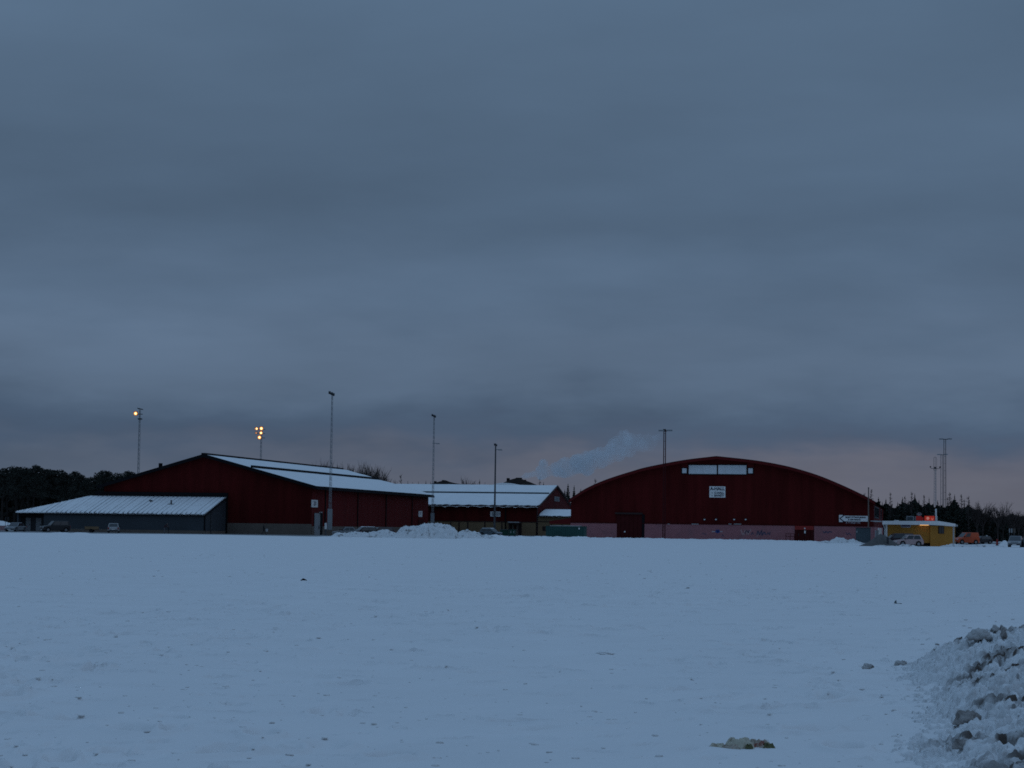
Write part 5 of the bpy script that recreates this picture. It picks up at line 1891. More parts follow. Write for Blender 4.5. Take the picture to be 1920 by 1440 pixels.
# ------------------------------------------------------------------ ploughed bank in the foreground
def fore_bank():
    FY = [11, 16, 20, 24, 27, 28.5, 30, 31.5, 34]
    FX = [2.45, 3.24, 4.02, 4.76, 5.10, 5.42, 6.2, 7.4, 9.2]
    nx, ny = 380, 1050
    ys = 11.5 * (33.2 / 11.5) ** np.linspace(0, 1, ny)
    f0 = np.interp(ys, FY, FX) - 0.75
    wd = np.maximum(0.262 * ys - f0 + 1.3, 1.5)
    sp = np.linspace(0, 1, nx)
    X = f0[:, None] + sp[None, :] * wd[:, None]
    Y = np.repeat(ys[:, None], nx, 1)
    foot = np.interp(Y, FY, FX) + 0.45 * fbm(Y * 0.7, X * 0.1, 2, 61) + 0.30 * fbm(Y * 2.4, X * 1.5, 2, 62)
    dx = X - foot
    crest = np.interp(Y, [11, 18, 22, 26, 28.5, 30, 31.5, 33], [0.28, 0.38, 0.52, 0.74, 0.78, 0.50, 0.15, 0.0])
    run = np.interp(Y, [11, 18, 24, 28], [2.2, 1.9, 1.5, 1.15])
    Z = crest * (1 - np.exp(-np.clip(dx, 0, None) / run))
    inside = np.clip((dx + 0.25) / 0.6, 0, 1)
    inner = np.clip(dx / 0.7, 0, 1)
    Z = Z + inner * 0.13 * fbm(X * 1.5, Y * 1.5, 3, 65)
    dirt_shade = np.zeros_like(Z)
    Z0 = Z.copy()
    k = 28000
    cy = 11.8 * (32.8 / 11.8) ** RNG.uniform(0, 1, k)
    cf = np.interp(cy, FY, FX)
    cx = cf - 0.45 + RNG.gamma(1.9, 0.75, k)
    order = np.argsort(-RNG.uniform(0, 1, k))
    for n_, (a, b, c) in enumerate(zip(cx, cy, cf)):
        R = min(0.08, 0.0092 / (random.random() ** 0.85 + 0.085))
        if a < c + 0.15:
            R = min(R, 0.045) * 0.8
        i0, i1 = np.searchsorted(ys, [b - R * 1.3, b + R * 1.3])
        fb, wb = np.interp(b, ys, f0), np.interp(b, ys, wd)
        j0, j1 = np.searchsorted(sp, [(a - R * 1.4 - fb) / wb, (a + R * 1.4 - fb) / wb])
        j0, j1 = max(j0 - 3, 0), min(j1 + 3, nx)
        if i1 - i0 < 1 or j1 - j0 < 2:
            continue
        an = random.uniform(0, PI)
        el_ = random.uniform(0.55, 1.0)
        sx = X[i0:i1, j0:j1] - a
        sy = Y[i0:i1, j0:j1] - b
        p_ = (sx * math.cos(an) + sy * math.sin(an)) / R
        q_ = (-sx * math.sin(an) + sy * math.cos(an)) / (R * el_)
        pw = random.choice((2.0, 2.6, 4.0))
        rr = np.abs(p_) ** pw + np.abs(q_) ** pw
        tilt = random.uniform(-0.7, 0.7) * p_ + random.uniform(-0.5, 0.5) * q_
        bl = min(R, 0.02 + 0.45 * R) * random.uniform(0.5, 1.0) * np.clip(1 - rr, 0, 1) ** 0.35 * (1 + 0.5 * tilt)
        lift = random.uniform(0.0, 0.6) * min(R, 0.05)
        Z[i0:i1, j0:j1] = np.maximum(Z[i0:i1, j0:j1], np.where(rr < 1, Z0[i0:i1, j0:j1] + 1.35 * bl + lift, -1))
        if random.random() < 0.30:
            dirt_shade[i0:i1, j0:j1] = np.where(rr < 1.15, np.maximum(dirt_shade[i0:i1, j0:j1], random.uniform(0.25, 1.0)), dirt_shade[i0:i1, j0:j1])
    rid = np.abs(fbm(X * 5.5, Y * 5.5, 3, 71))
    rid2 = np.abs(fbm(X * 11 + 2, Y * 9, 3, 75))
    Z = Z + inside * (0.10 * (0.22 - rid) + 0.085 * (0.18 - rid2) + 0.034 * fbm(X * 22, Y * 20, 2, 73))
    # grit gathers in streaks on the bank itself
    streak = np.clip(fbm(X * 1.2 + 3, Y * 0.9, 4, 81, 0.6) * 2.6 + 0.12 + 0.35 * np.clip((dx - 0.4) / 1.2, 0, 1) - 0.012 * (Y - 18), 0, 1)
    crev = np.clip((rid2 - 0.16) * 4.0, 0, 1) * np.clip((rid - 0.05) * 5, 0, 1)  # shade of the crevices, painted in with the same mask as the grit
    dirt_shade = np.clip(dirt_shade * (0.30 + 0.9 * streak) + 0.60 * streak ** 1.4 + 0.55 * crev * (0.35 + streak), 0, 1) * np.clip((dx + 0.1) / 0.6, 0, 1)
    edge = np.minimum.reduce([sp[None, :] * wd[:, None] / 0.35, (1 - sp)[None, :] * wd[:, None] / 0.5, (Y - ys[0]) / 0.4, (ys[-1] - Y) / 0.6])
    e = np.clip(edge, 0, 1)
    Z = Z * e - 0.07 * (1 - e) - 0.05 * np.clip(-(dx + 0.1) / 0.4, 0, 1)
    idx = np.arange(X.size).reshape(X.shape)
    quad = np.stack([idx[:-1, :-1].ravel(), idx[:-1, 1:].ravel(), idx[1:, 1:].ravel(), idx[1:, :-1].ravel()], 1)
    zq = Z.ravel()[quad].max(axis=1)
    quad = quad[zq > -0.045]
    used = np.unique(quad)
    remap = -np.ones(X.size, dtype=np.int64)
    remap[used] = np.arange(used.size)
    V = np.stack([X.ravel()[used] - 5.0, Y.ravel()[used] - 22.0, Z.ravel()[used]], 1)
    o = np_mesh('snow_bank', V, remap[quad], M['dirty_snow'], smooth=True)
    at_ = o.data.attributes.new('dirt', 'FLOAT', 'POINT')
    at_.data.foreach_set('value', dirt_shade.ravel()[used].astype(np.float32))
    o.location = (5.0, 22.0, 0)
    tag(o, 'rough dirty ploughed snow bank in the lower right corner', 'snow bank')
    global BANK
    BANK = (ys, f0, wd, sp, Z)
    return o


def bank_hit(u, v):
    """where the line of sight meets the bank"""
    ys, f0, wd, sp, Z = BANK
    r = ray(u, v)
    for d in np.arange(12.5, 33.0, 0.03):
        q = CAMPOS + r * (d / r.y)
        i = min(int(np.searchsorted(ys, d)), len(ys) - 1)
        t_ = (q.x - f0[i]) / wd[i]
        z = Z[i, min(int(t_ * (len(sp) - 1)), len(sp) - 1)] if 0 <= t_ <= 1 else 0.0
        if q.z <= max(z, 0.0):
            return Vector((q.x, q.y, max(z, 0.0)))
    return gnd(u, v)


# grit colour and painted crevice shade, kept per point of the bank
_t = M['dirty_snow'].node_tree
_b = _t.nodes['Principled BSDF']
_src = _b.inputs['Base Color'].links[0].from_socket
_at = _t.nodes.new('ShaderNodeAttribute')
_at.attribute_name = 'dirt'
_mx = _t.nodes.new('ShaderNodeMix')
_mx.data_type = 'RGBA'
_t.links.new(_at.outputs['Fac'], _mx.inputs[0])
_t.links.new(_src, _mx.inputs[6])
_mx.inputs[7].default_value = (0.085, 0.066, 0.055, 1)
_t.links.new(_mx.outputs[2], _b.inputs['Base Color'])

fore_bank()


def clod(name, label, u, v, wpx, hpx, mat, seed, cat='clod', group=None, parts=None):
    p = see_ground(u, v)
    d_ = p.y
    w, h_ = wpx / 2 * d_ / F, hpx * d_ / F
    rr = random.Random(seed)
    bm = bmesh.new()
    bmesh.ops.create_icosphere(bm, subdivisions=4, radius=1.0)
    ph = [rr.uniform(0, 6.3) for _ in range(12)]
    for vtx in bm.verts:
        c = vtx.co
        n_ = 1 + 0.16 * math.sin(3.1 * c.x + ph[0]) * math.cos(2.7 * c.y + ph[1]) + 0.10 * math.sin(6 * c.z + ph[2] + 4 * c.x) + 0.06 * math.sin(11 * c.y + ph[3] + 7 * c.x) + 0.07 * math.sin(15 * c.x + ph[4]) * math.sin(13 * c.z + ph[5]) + 0.06 * math.sin(23 * c.y + ph[6]) * math.sin(21 * c.x + ph[7]) + rr.uniform(-0.05, 0.05)
        vtx.co = Vector((c.x * w * n_, c.y * w * 0.8 * n_, max(-0.25, c.z) * h_ * 0.62 * n_ + h_ * 0.36))
    me = bpy.data.meshes.new(name)
    bm.to_mesh(me)
    bm.free()
    me.polygons.foreach_set('use_smooth', [True] * len(me.polygons))
    me.materials.append(mat)
    o = bpy.data.objects.new(name, me)
    COL.objects.link(o)
    o.location = (p.x, d_, p.z - 0.010)
    o.rotation_euler = (0, 0, rr.uniform(-0.5, 0.5))
    tag(o, label, cat, group)
    return o


M['clod'] = material('dirty_clod', (0.50, 0.49, 0.48), rough=0.95, var=0.2, scale=9.0, bump=0.01, bscale=40, col2=(0.10, 0.07, 0.055), c2amt=(0.46, 0.62), c2scale=6)
M['clod_dark'] = material('earthy_clod', (0.46, 0.43, 0.41), rough=0.95, var=0.3, scale=9.0, bump=0.012, bscale=40, col2=(0.035, 0.022, 0.016), c2amt=(0.40, 0.60), c2scale=9)
CG = 'snow clods lying loose beside the bank'
for i, (u, v, w, h_, mt, lb) in enumerate((
        (1628.5, 1256, 22, 14, 'clod', 'round brownish snow clod lying alone furthest left of the bank'),
        (1690, 1251, 24, 14, 'clod', 'flat brownish snow clod second from the left of the bank'),
        (1723, 1251, 15, 12, 'clod', 'small snow clod at the left toe of the bank'),
        (1714, 1251.5, 8, 5, 'clod', 'tiny snow clod just left of the toe of the bank'),
        (1761, 1222, 14, 8, 'clod', 'small snow clod above the toe of the bank'),
        (1757, 1209, 8, 4, 'clod', 'tiny snow clod highest above the toe of the bank'))):
    clod('snow_clod', lb, u, v, w, h_, M[mt], 100 + i, group=CG)
def bank_clod(label, u, v, d, wm, hm, z, mat, seed):
    """chunk that rests on the bank surface"""
    q = bank_hit(u, v)
    o = clod('snow_clod', label, u, 1300, 10, 10, mat, seed)
    sx = wm / (10 * gnd(u, 1300).y / F)
    o.scale = (sx, sx, hm / (10 * gnd(u, 1300).y / F))
    o.location = (q.x, q.y, q.z - hm * 0.34)
    tag(o, label, 'clod', 'larger chunks on the snow bank')


bank_clod('big dark earthy chunk on the face of the bank', 1815, 1356, 18.6, 0.24, 0.17, 0, M['clod_dark'], 201)
bank_clod('grey blocky chunk on the crest at its left end', 1836, 1199, 27.5, 0.30, 0.17, 0, M['clod'], 203)
bank_clod('small pointed chunk standing on top of the crest', 1866.5, 1184, 27.3, 0.12, 0.10, 0, M['clod'], 204)
bank_clod('thin dark upright chunk on the crest near the right edge', 1882, 1199, 27.0, 0.08, 0.16, 0, M['clod_dark'], 205)
bank_clod('small dark stone near the bottom of the bank', 1803, 1406, 16.6, 0.14, 0.10, 0, M['clod_dark'], 206)
# ------------------------------------------------------------------ rubbish on the snow
def crumpled():
    p = see_ground(1390, 1403)
    d_ = p.y
    px = d_ / F
    o = thing('plastic_wrap', 'crumpled pale plastic wrapping lying on the snow in front', 'litter', (p.x, d_, p.z - 0.004), 0)

    def fold(name, x0, x1, hgt, dep, y0, mat, seed, tilt=0.0, nu=44, nv=22):
        """a stiff crumpled flap: flat facets, pinched ridges, edges that lift off the snow"""
        us, vs2 = np.meshgrid(np.linspace(0, 1, nu), np.linspace(-1, 1, nv), indexing='ij')
        xx = (x0 + (x1 - x0) * us) * px
        yy = y0 + vs2 * dep * (0.75 + 0.5 * fbm(us * 3.0, us * 0 + seed, 2, seed)) + 0.02 * fbm(us * 5, vs2 * 3, 2, seed + 1)
        env = np.clip(np.minimum(us, 1 - us) * 6, 0.12, 1) ** 0.6 * np.clip(1 - np.abs(vs2) ** 2.2, 0, 1)
        ridge = 1 - 2.4 * np.abs(fbm(us * 4.2 + seed, vs2 * 1.7, 3, seed + 2, 0.6))
        zz = 0.66 * hgt * px * env * (0.62 + 0.42 * ridge) + tilt * px * us + 0.006
        xx = xx + 0.012 * fbm(us * 7, vs2 * 4 + 2, 2, seed + 3)
        V = np.stack([xx, yy, np.maximum(zz, 0.0)], -1).reshape(-1, 3)
        idx = np.arange(nu * nv).reshape(nu, nv)
        Fq = np.stack([idx[:-1, :-1].ravel(), idx[1:, :-1].ravel(), idx[1:, 1:].ravel(), idx[:-1, 1:].ravel()], 1)
        np_mesh(name, V, Fq, mat, o, smooth=False)

    M['wrap'] = material('pale_plastic', (0.50, 0.46, 0.36), rough=0.5, var=0.15, scale=12, col2=(0.30, 0.20, 0.14), c2amt=(0.56, 0.70), c2scale=9)
    M['wrap2'] = material('printed_plastic', (0.42, 0.36, 0.29), rough=0.5, var=0.2, scale=14, col2=(0.26, 0.10, 0.075), c2amt=(0.52, 0.60), c2scale=14)
    M['wrap3'] = material('olive_plastic', (0.09, 0.09, 0.035), rough=0.5, var=0.3, scale=14)
    fold('left_fold', -60, -28, 15, 0.06, -0.05, M['wrap'], 3)
    fold('dark_fold', -40, -4, 12, 0.05, -0.075, M['wrap2'], 7)
    fold('middle_fold', -30, 24, 29, 0.09, 0.03, M['wrap'], 11)
    fold('olive_fold', 6, 20, 14, 0.04, -0.05, M['wrap3'], 23, nu=20, nv=14)
    fold('right_fold', 14, 52, 24, 0.075, 0.05, M['wrap2'], 17)
    fold('end_fold', 40, 62, 15, 0.05, 0.01, M['wrap3'], 29, nu=24, nv=14)
    fold('tail_fold', 36, 56, 18, 0.05, 0.07, M['wrap'], 37, nu=24, nv=14)


crumpled()
p = see_ground(1681, 1133)
sc = thing('paper_scrap', 'small folded dark scrap far out on the snow at the right', 'litter', (p.x, p.y, p.z))
px_ = p.y / F
MB().add([(-5 * px_, 0, 0), (1 * px_, 0.02, 0), (1 * px_, 0.10, 8 * px_), (-3 * px_, 0.06, 5 * px_)], [(0, 1, 2, 3)]).build('upright_flap', M['bluegrey'], sc)
MB().box(1 * px_, 9 * px_, -0.05, 0.05, 0, 2.0 * px_).build('flat_flap', M['darkgrey'], sc)
p = gnd(569.5, 1090)
st = clod('stone', 'tiny dark stone far out on the snow left of the middle', 569.5, 1090, 11, 5.5, M['dark'], 301, cat='stone')
clod('ice_lump', 'low icy snow lump in the middle of the field', 1134, 1227, 34, 7, M['roof_snow'], 302, cat='ice lump')
clod('stone', 'tiny dark stone just right of the plastic wrapping', 1509, 1389, 3, 2.5, M['darkgrey'], 303, cat='stone')
for i, (u, v, w, lb) in enumerate(((1290, 1103, 6, 'faint grey clod on the tyre track in mid field'), (1190, 1163, 5, 'tiny dark clod right of the middle of the field'), (1455, 1221, 10, 'small grey clod far behind the plastic wrapping'))):
    clod('snow_clod', lb, u, v, w, 2.5, M['clod'], 310 + i)

# ------------------------------------------------------------------ trees
def leaf_cards(mb, c, r, n_, size, rr, flat=0.7):
    for _ in range(n_):
        while True:
            q = Vector((rr.uniform(-1, 1), rr.uniform(-1, 1), rr.uniform(-1, 1)))
            if q.length < 1:
                break
        q = Vector((q.x * r, q.y * r, q.z * r * flat)) + Vector(c)
        a = Vector((rr.gauss(0, 1), rr.gauss(0, 1), rr.gauss(0, 0.6))).normalized()
        b = a.cross(Vector((rr.gauss(0, 1), rr.gauss(0, 1), rr.gauss(0, 1)))).normalized()
        s_ = size * rr.uniform(0.6, 1.3)
        mb.add([q - a * s_, q + b * s_ * 0.5, q + a * s_, q - b * s_ * 0.5], [(0, 1, 2, 3)])


def mesh_of(mb, name):
    me = bpy.data.meshes.new(name)
    me.from_pydata(mb.v, [], mb.f)
    me.update()
    return me


def pine_meshes(seed):
    """Scots pine, unit height 1"""
    rr = random.Random(seed)
    tr_, cr = MB(), MB()
    pts = [Vector((0, 0, 0))]
    for k in range(1, 7):
        pts.append(Vector((rr.uniform(-0.012, 0.012) * k, rr.uniform(-0.012, 0.012) * k, k * 0.155)))
    for k in range(6):
        tr_.tube(pts[k], pts[k + 1], 0.018 * (1 - k * 0.13), 0.018 * (1 - (k + 1) * 0.13), 6)
    nb_ = 13
    for k in range(nb_):
        z = 0.50 + 0.45 * k / nb_
        q = rr.uniform(0, 6.28)
        ln = rr.uniform(0.08, 0.19) * (1.15 - 0.6 * (k / nb_))
        e = Vector((math.cos(q) * ln, math.sin(q) * ln, z + rr.uniform(0.0, 0.05)))
        tr_.tube((0, 0, z - 0.03), e, 0.006, 0.003, 4)
        leaf_cards(cr, e, rr.uniform(0.055, 0.095), 95, 0.017, rr, 0.62)
    leaf_cards(cr, (0, 0, 0.93), 0.085, 170, 0.017, rr, 0.75)
    leaf_cards(cr, (0, 0, 0.72), 0.15, 260, 0.02, rr, 1.2)
    return mesh_of(tr_, 'pine_trunk'), mesh_of(cr, 'pine_crown')


def spruce_meshes(seed, wide=0.20):
    rr = random.Random(seed)
    tr_, cr = MB(), MB()
    tr_.tube((0, 0, 0), (0, 0, 1.0), 0.016, 0.002, 6)
    nl = 26
    for k in range(nl):
        t_ = k / (nl - 1)
        z = 0.06 + 0.93 * t_
        R = wide * (1 - t_) ** 0.85 + 0.006
        nb_ = 11 if t_ < 0.7 else 7
        for j in range(nb_):
            q = rr.uniform(0, 6.28)
            ln = R * rr.uniform(0.55, 1.15)
            dr_ = rr.uniform(0.25, 0.5) * ln
            d = Vector((math.cos(q), math.sin(q), 0))
            s_ = Vector((-d.y, d.x, 0))
            o0 = Vector((0, 0, z + 0.01))
            e = d * ln + Vector((0, 0, z - dr_))
            m_ = (o0 + e) / 2 + Vector((0, 0, 0.004))
            wd = 0.22 * ln + 0.004
            cr.add([o0, m_ - s_ * wd, e, m_ + s_ * wd], [(0, 1, 2, 3)])
            cr.add([m_ - s_ * wd * 0.9, m_ - s_ * wd * 0.5 - Vector((0, 0, 0.03)), m_ + s_ * wd * 0.6 - Vector((0, 0, 0.035)), m_ + s_ * wd * 0.9], [(0, 1, 2, 3)])
    return mesh_of(tr_, 'spruce_trunk'), mesh_of(cr, 'spruce_crown')


def bare_meshes(seed, kind):
    rr = random.Random(seed)
    tr_, cr = MB(), MB()

    def grow(mb, p, d, ln, r, lev):
        segs = 3
        q = Vector(p)
        for s_ in range(segs):
            d = (d + Vector((rr.gauss(0, 0.10), rr.gauss(0, 0.10), rr.gauss(0.04, 0.05)))).normalized()
            e = q + d * ln / segs
            mb.tube(q, e, r * (1 - 0.22 * s_), r * (1 - 0.22 * (s_ + 1)), 4 if lev < 2 else 3)
            q = e
            if lev < 3:
                for _ in range(2 if lev < 2 else 3):
                    an = rr.uniform(0, 6.28)
                    sd = Vector((math.cos(an), math.sin(an), rr.uniform(0.15, 0.8)))
                    grow(cr, q, (d * 0.9 + sd * (0.6 if kind != 'broad' else 0.85)).normalized(), ln * rr.uniform(0.42, 0.62), r * 0.5, lev + 1)

    if kind == 'larch':
        tr_.tube((0, 0, 0), (0, 0, 1.0), 0.012, 0.002, 5)
        for k in range(60):
            z = 0.12 + 0.86 * (k / 60)
            q = rr.uniform(0, 6.28)
            ln = (0.13 * (1 - z) + 0.018) * rr.uniform(0.6, 1.2)
            e = Vector((math.cos(q) * ln, math.sin(q) * ln, z + rr.uniform(-0.01, 0.05)))
            cr.tube((0, 0, z), e, 0.0042, 0.002, 3)
            for _ in range(5):
                t_ = rr.uniform(0.3, 1.0)
                b_ = Vector((0, 0, z)).lerp(e, t_)
                cr.tube(b_, b_ + Vector((rr.uniform(-0.02, 0.02), rr.uniform(-0.02, 0.02), rr.uniform(-0.02, 0.03))), 0.0028, 0.0016, 3)
    else:
        hgt = 0.30 if kind == 'broad' else 0.22
        tr_.tube((0, 0, 0), (0, 0, hgt), 0.020, 0.016, 6)
        n_ = 8 if kind == 'broad' else 9
        for k in range(n_):
            q = 6.28 * k / n_ + rr.uniform(-0.4, 0.4)
            sp = 0.55 if kind == 'broad' else 0.28
            grow(tr_ if k == 0 else cr, (0, 0, hgt), Vector((math.cos(q) * sp, math.sin(q) * sp, 1)).normalized(), rr.uniform(0.30, 0.40), 0.013, 1)
        mx = max(v_[2] for v_ in cr.v)
        for mb in (tr_, cr):
            mb.v = [(x / mx, y / mx, z / mx) for x, y, z in mb.v]
    return mesh_of(tr_, 'bare_trunk'), mesh_of(cr, 'bare_crown')


PINES = [pine_meshes(s_) for s_ in (1, 2, 3, 4)]
SPR = [spruce_meshes(11, 0.21), spruce_meshes(12, 0.17), spruce_meshes(13, 0.25)]
LAR = [bare_meshes(21, 'larch'), bare_meshes(22, 'larch')]
BRD = [bare_meshes(31, 'broad'), bare_meshes(32, 'broad')]
UPR = [bare_meshes(41, 'upright'), bare_meshes(42, 'upright'), bare_meshes(43, 'upright')]
for lst, bark_, leaf_ in ((PINES, 'bark', 'pine'), (SPR, 'bark', 'spruce'), (LAR, 'larch', 'larch'), (BRD, 'twig', 'twig'), (UPR, 'twig', 'twig')):
    for tm, cm in lst:
        tm.materials.append(M[bark_])
        cm.materials.append(M[leaf_])


def tree(name, label, meshes, u, vtop, d, rz=0.0, wide=1.0, group=None):
    p = base(u, d)
    h_ = at(u, vtop, d).z
    o = thing(name, label, 'tree', p, rz, group)
    for nm, me in zip(('trunk', 'crown'), meshes):
        c = bpy.data.objects.new(nm, me)
        COL.objects.link(c)
        c.parent = o
        c.scale = (h_ * wide, h_ * wide, h_)
    return o


rt_ = random.Random(5)
pines = [(-28, 876), (-13, 880), (2, 876.5), (14, 879), (27, 875), (40, 877), (52, 876), (63, 870.5), (74, 876), (86, 879), (98, 880), (109, 879.5), (120, 885), (133, 887),
         (140, 883.5), (150, 889), (160, 896), (172, 893), (183, 884), (191, 880.5), (203, 886), (214, 891), (225, 887), (238, 882), (247, 889), (258, 894)]
for i, (u, v) in enumerate(pines):
    lab = 'dark pine, %s from the left in the wood behind the grey shed' % ORD[i]
    tree('pine_tree', lab, PINES[i % 4], u, v, 640 + rt_.uniform(-22, 22), rt_.uniform(0, 6.28), rt_.uniform(1.0, 1.35), 'pines behind the grey shed')
spr = [(1647, 932), (1654, 941), (1661, 935), (1672, 943), (1683, 941), (1692, 932), (1703, 938), (1715, 925.5), (1723, 937), (1733, 942), (1742, 933), (1750, 944), (1758, 938), (1767, 943), (1777, 941),
       (1783, 937), (1790, 927), (1797, 943), (1808, 945), (1817, 938), (1826, 951), (1850, 962), (1861, 968), (1887, 966), (1898, 960), (1912, 966)]
for i, (u, v) in enumerate(spr):
    lab = 'dark spruce, %s from the left in the treeline behind the kiosk' % ORD[i]
    tree('spruce_tree', lab, SPR[i % 3], u, v, 452 + rt_.uniform(-9, 9), rt_.uniform(0, 6.28), rt_.uniform(0.95, 1.2), 'spruces behind the kiosk')
lar = [(1621, 924), (1633, 917), (1669.5, 923), (1697, 930), (1709.5, 922), (1733, 928), (1781, 923), (1803, 927), (1816, 930), (1777, 932), (1808, 936)]
for i, (u, v) in enumerate(lar):
    tree('larch_tree', 'thin bare larch, %s from the left above the dark spruces' % ORD[i], LAR[i % 2], u, v, 462 + rt_.uniform(-6, 6), rt_.uniform(0, 6.28), rt_.uniform(0.8, 1.1), 'bare larches among the spruces')
brd = [(1832, 938), (1843, 940), (1852, 946), (1871, 938), (1881, 952), (1893, 955), (1901, 951), (1910, 957), (1919, 959), (1931, 955)]
for i, (u, v) in enumerate(brd):
    tree('bare_tree', 'bare broad-crowned tree, %s from the left right of the spruces' % ORD[i], BRD[i % 2], u, v, 446 + rt_.uniform(-6, 6), rt_.uniform(0, 6.28), rt_.uniform(0.75, 1.0), 'bare trees at the right edge')
upr = [(593, 863), (601, 857.5), (609, 862), (618, 866), (641, 864), (650, 870), (657, 868), (676, 868), (682, 862), (689, 865), (696, 869), (703, 872), (711, 878), (719, 884), (727, 890)]
for i, (u, v) in enumerate(upr):
    tree('bare_tree', 'bare upright tree, %s from the left above the snowy hall roof' % ORD[i], UPR[i % 3], u, v, 540 + rt_.uniform(-10, 10), rt_.uniform(0, 6.28), rt_.uniform(0.55, 0.75), 'bare trees behind the gabled hall')
con = [(1058, 918, 'spruce left of the dark pair beside the arched roof'), (1064, 907, 'taller spruce of the dark pair left of the arched roof'), (1075.5, 910, 'shorter spruce of the dark pair left of the arched roof'), (1088, 917, 'small spruce top just over the left arch edge')]
for i, (u, v, lb) in enumerate(con):
    tree('spruce_tree', lb, SPR[(i + 2) % 3], u, v, 520 + 4 * i, i * 1.3, 1.15, 'spruces left of the arched hall')
far = [(750, 889, 1), (763, 902, 0), (772, 904, 0), (783, 903, 0), (797, 901, 0), (806, 903, 0), (874, 892, 2), (880, 899, 2), (898, 899, 0), (908, 904, 0), (1011, 893, 1), (1018, 904, 0), (1115, 897, 1)]
for i, (u, v, k) in enumerate(far):
    tree('distant_tree', 'tiny distant %s, %s from the left above the middle roofs' % (('spruce', 'larch', 'bare tree')[k], ORD[i]), (SPR[1], LAR[0], UPR[0])[k], u, v, 690, i * 0.7, 0.8, 'distant treetops')


def wood(name, label, u0, u1, d, vfun, n_, size, depth, mat, seed):
    """dense interior of a wood as one mass of cards"""
    rr = random.Random(seed)
    mb = MB()
    for _ in range(n_):
        u = rr.uniform(u0, u1)
        dd = d + rr.uniform(0, depth)
        top_ = at(u, vfun(u), dd).z
        z = top_ * (rr.random() ** 0.75) + rr.uniform(-0.3, 0.2)
        p = base(u, dd)
        q = Vector((p.x, dd, max(z, 0.2)))
        a = Vector((rr.gauss(0, 1), rr.gauss(0, 0.6), rr.gauss(0, 1.2))).normalized()
        b = a.cross(Vector((rr.gauss(0, 1), 1.5, rr.gauss(0, 1)))).normalized()
        s_ = size * rr.uniform(0.5, 1.3)
        mb.add([q - a * s_, q + b * s_ * 0.6, q + a * s_, q - b * s_ * 0.6], [(0, 1, 2, 3)])
    o = mb.build(name, mat, None, smooth=True)
    o['kind'] = 'stuff'
    o['label'] = label
    o['category'] = 'wood'
    return o


pv = lambda u: float(np.interp(u, [q[0] for q in pines], [q[1] for q in pines])) + 17
wood('pine_wood', 'dark interior of the pine wood behind the grey shed', -60, 300, 655, pv, 15000, 1.1, 40, M['wood_mass'], 3)
su = sorted(spr)
sv = lambda u: float(np.interp(u, [q[0] for q in su], [q[1] for q in su])) + (13 if u < 1825 else 7)
wood('spruce_wood', 'dark interior of the spruce wood behind the kiosk', 1600, 1990, 466, sv, 22000, 0.7, 30, M['wood_mass'], 4)

# ------------------------------------------------------------------ far dark roofs above the middle building
def far_house(label, u0, u1, vb, pts, boxes, d):
    um = (u0 + u1) / 2
    p = base(um, d)
    o = thing('distant_building', label, 'building', p)
    X_ = lambda u: (u - um) * d / F
    zb = at(um, vb, d).z
    MB().box(X_(u0), X_(u1), 0, 11, 0, zb).build('wall', M['farbrown'], o)
    P = [(X_(u), at(u, v, d).z) for u, v in pts]
    r_ = MB().prism([(X_(u0) - 0.4, zb + 0.004), (X_(u1) + 0.4, zb + 0.004)] + P[::-1], -0.5, 11.5).build('roof', M['farbrown'], o)
    for a, b, v0, v1 in boxes:
        MB().box(X_(a), X_(b), 2.5, 5.5, at(um, v1, d).z, at(um, v0, d).z).build('roof_box', M['dark'], r_)
    return o


fh = far_house('distant dark stepped roof with vents where the smoke rises', 941, 1003, 909, [(944, 904.5), (955, 899.5), (966, 896.5), (974, 897), (984, 901), (994, 904.5), (1001, 907.5)], [(948.5, 954.5, 896.2, 903), (966, 977.5, 895.2, 900), (981.5, 985.5, 899, 904)], 600)
MB().prism([((a - 972) * 600 / F, at(a, v, 600).z) for a, v in ((918, 911), (928, 907), (941, 905.4), (958, 906.4), (972, 909), (976, 911))], -2.4, -0.55).build('snow_drift', M['roof_snow'], fh)
far_house('distant dark low roof left of the lone pole', 806, 864, 908.5, [(809, 906.5), (818, 904), (828, 901.5), (834, 900.5), (842, 903.5), (852, 906), (861, 907.5)], [(811.5, 816, 902, 906.5), (826.5, 831.5, 899.8, 904)], 610)

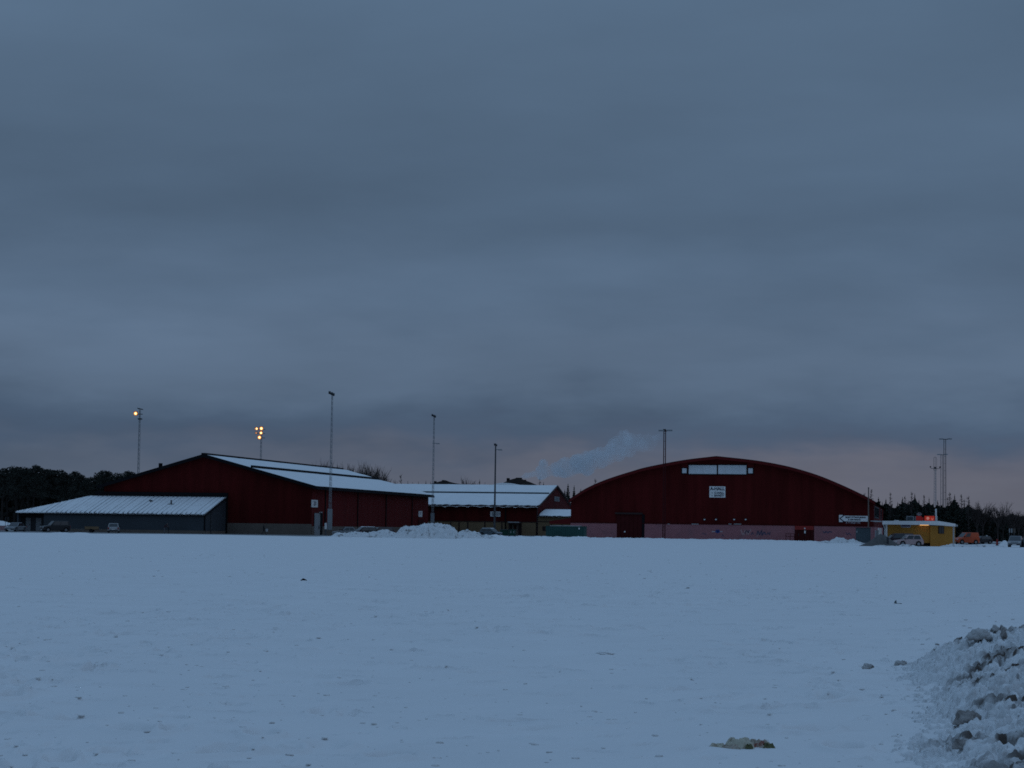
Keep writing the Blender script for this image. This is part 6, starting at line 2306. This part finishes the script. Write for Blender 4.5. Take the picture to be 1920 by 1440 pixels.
# ------------------------------------------------------------------ smoke plume
def smoke():
    d = 640.0
    k = d / F
    spec = [(973, 895, 3), (980, 893, 5), (988, 891, 7), (998, 889, 9), (1009, 886.5, 11), (1021, 884, 13), (1034, 881, 15), (1047, 878.5, 17), (1060, 876, 18), (1074, 873, 19), (1088, 869, 20), (1098, 862, 18), (1104, 854, 13),
            (1104, 870, 18), (1120, 864, 22), (1136, 856, 23), (1148, 846, 20), (1153, 835, 15), (1162, 828, 14), (1172, 820, 13), (1182, 824, 15), (1176, 840, 19), (1192, 834, 17), (1206, 832, 16), (1220, 826, 13), (1232, 820, 10)]
    bm = bmesh.new()
    rr = random.Random(8)
    c0 = at(1100, 860, d)
    for u, v, r in spec:
        q = at(u, v, d + rr.uniform(-2, 2)) - c0
        for _ in range(4):
            off = Vector((rr.gauss(0, 0.33), rr.gauss(0, 0.3), rr.gauss(0, 0.33))) * r * k
            mtx = Matrix.Translation(q + off)
            bmesh.ops.create_icosphere(bm, subdivisions=2, radius=r * k * rr.uniform(0.55, 0.85), matrix=mtx)
    me = bpy.data.meshes.new('smoke_plume')
    bm.to_mesh(me)
    bm.free()
    o = bpy.data.objects.new('smoke_plume', me)
    COL.objects.link(o)
    o.location = c0
    rm = o.modifiers.new('union', 'REMESH')
    rm.mode = 'VOXEL'
    rm.voxel_size = 0.4
    smo = o.modifiers.new('soften', 'SMOOTH')
    smo.factor = 0.6
    smo.iterations = 8
    mt = bpy.data.materials.new('smoke')
    mt.use_nodes = True
    t = mt.node_tree
    t.nodes.clear()
    out = t.nodes.new('ShaderNodeOutputMaterial')
    pv_ = t.nodes.new('ShaderNodeVolumePrincipled')
    pv_.inputs['Color'].default_value = (0.82, 0.85, 0.88, 1)
    tc = t.nodes.new('ShaderNodeTexCoord')
    ns_ = t.nodes.new('ShaderNodeTexNoise')
    ns_.inputs['Scale'].default_value = 0.28
    ns_.inputs['Detail'].default_value = 3
    t.links.new(tc.outputs['Object'], ns_.inputs['Vector'])
    sp = t.nodes.new('ShaderNodeSeparateXYZ')
    t.links.new(tc.outputs['Object'], sp.inputs[0])
    # the plume thins out as it drifts to the right
    mrr = t.nodes.new('ShaderNodeMapRange')
    mrr.inputs[1].default_value = -18
    mrr.inputs[2].default_value = 20
    mrr.inputs[3].default_value = 0.55
    mrr.inputs[4].default_value = 0.09
    t.links.new(sp.outputs[0], mrr.inputs[0])
    mr = t.nodes.new('ShaderNodeMapRange')
    mr.inputs[1].default_value = 0.34
    mr.inputs[2].default_value = 0.64
    mr.inputs[3].default_value = 0.30
    mr.inputs[4].default_value = 1.0
    t.links.new(ns_.outputs[0], mr.inputs[0])
    mu = t.nodes.new('ShaderNodeMath')
    mu.operation = 'MULTIPLY'
    t.links.new(mr.outputs[0], mu.inputs[0])
    t.links.new(mrr.outputs[0], mu.inputs[1])
    t.links.new(mu.outputs[0], pv_.inputs['Density'])
    t.links.new(pv_.outputs[0], out.inputs['Volume'])
    me.materials.append(mt)
    o['kind'] = 'stuff'
    o['label'] = 'pale grey smoke plume drifting up to the right'
    o['category'] = 'smoke'
    return o


smoke()
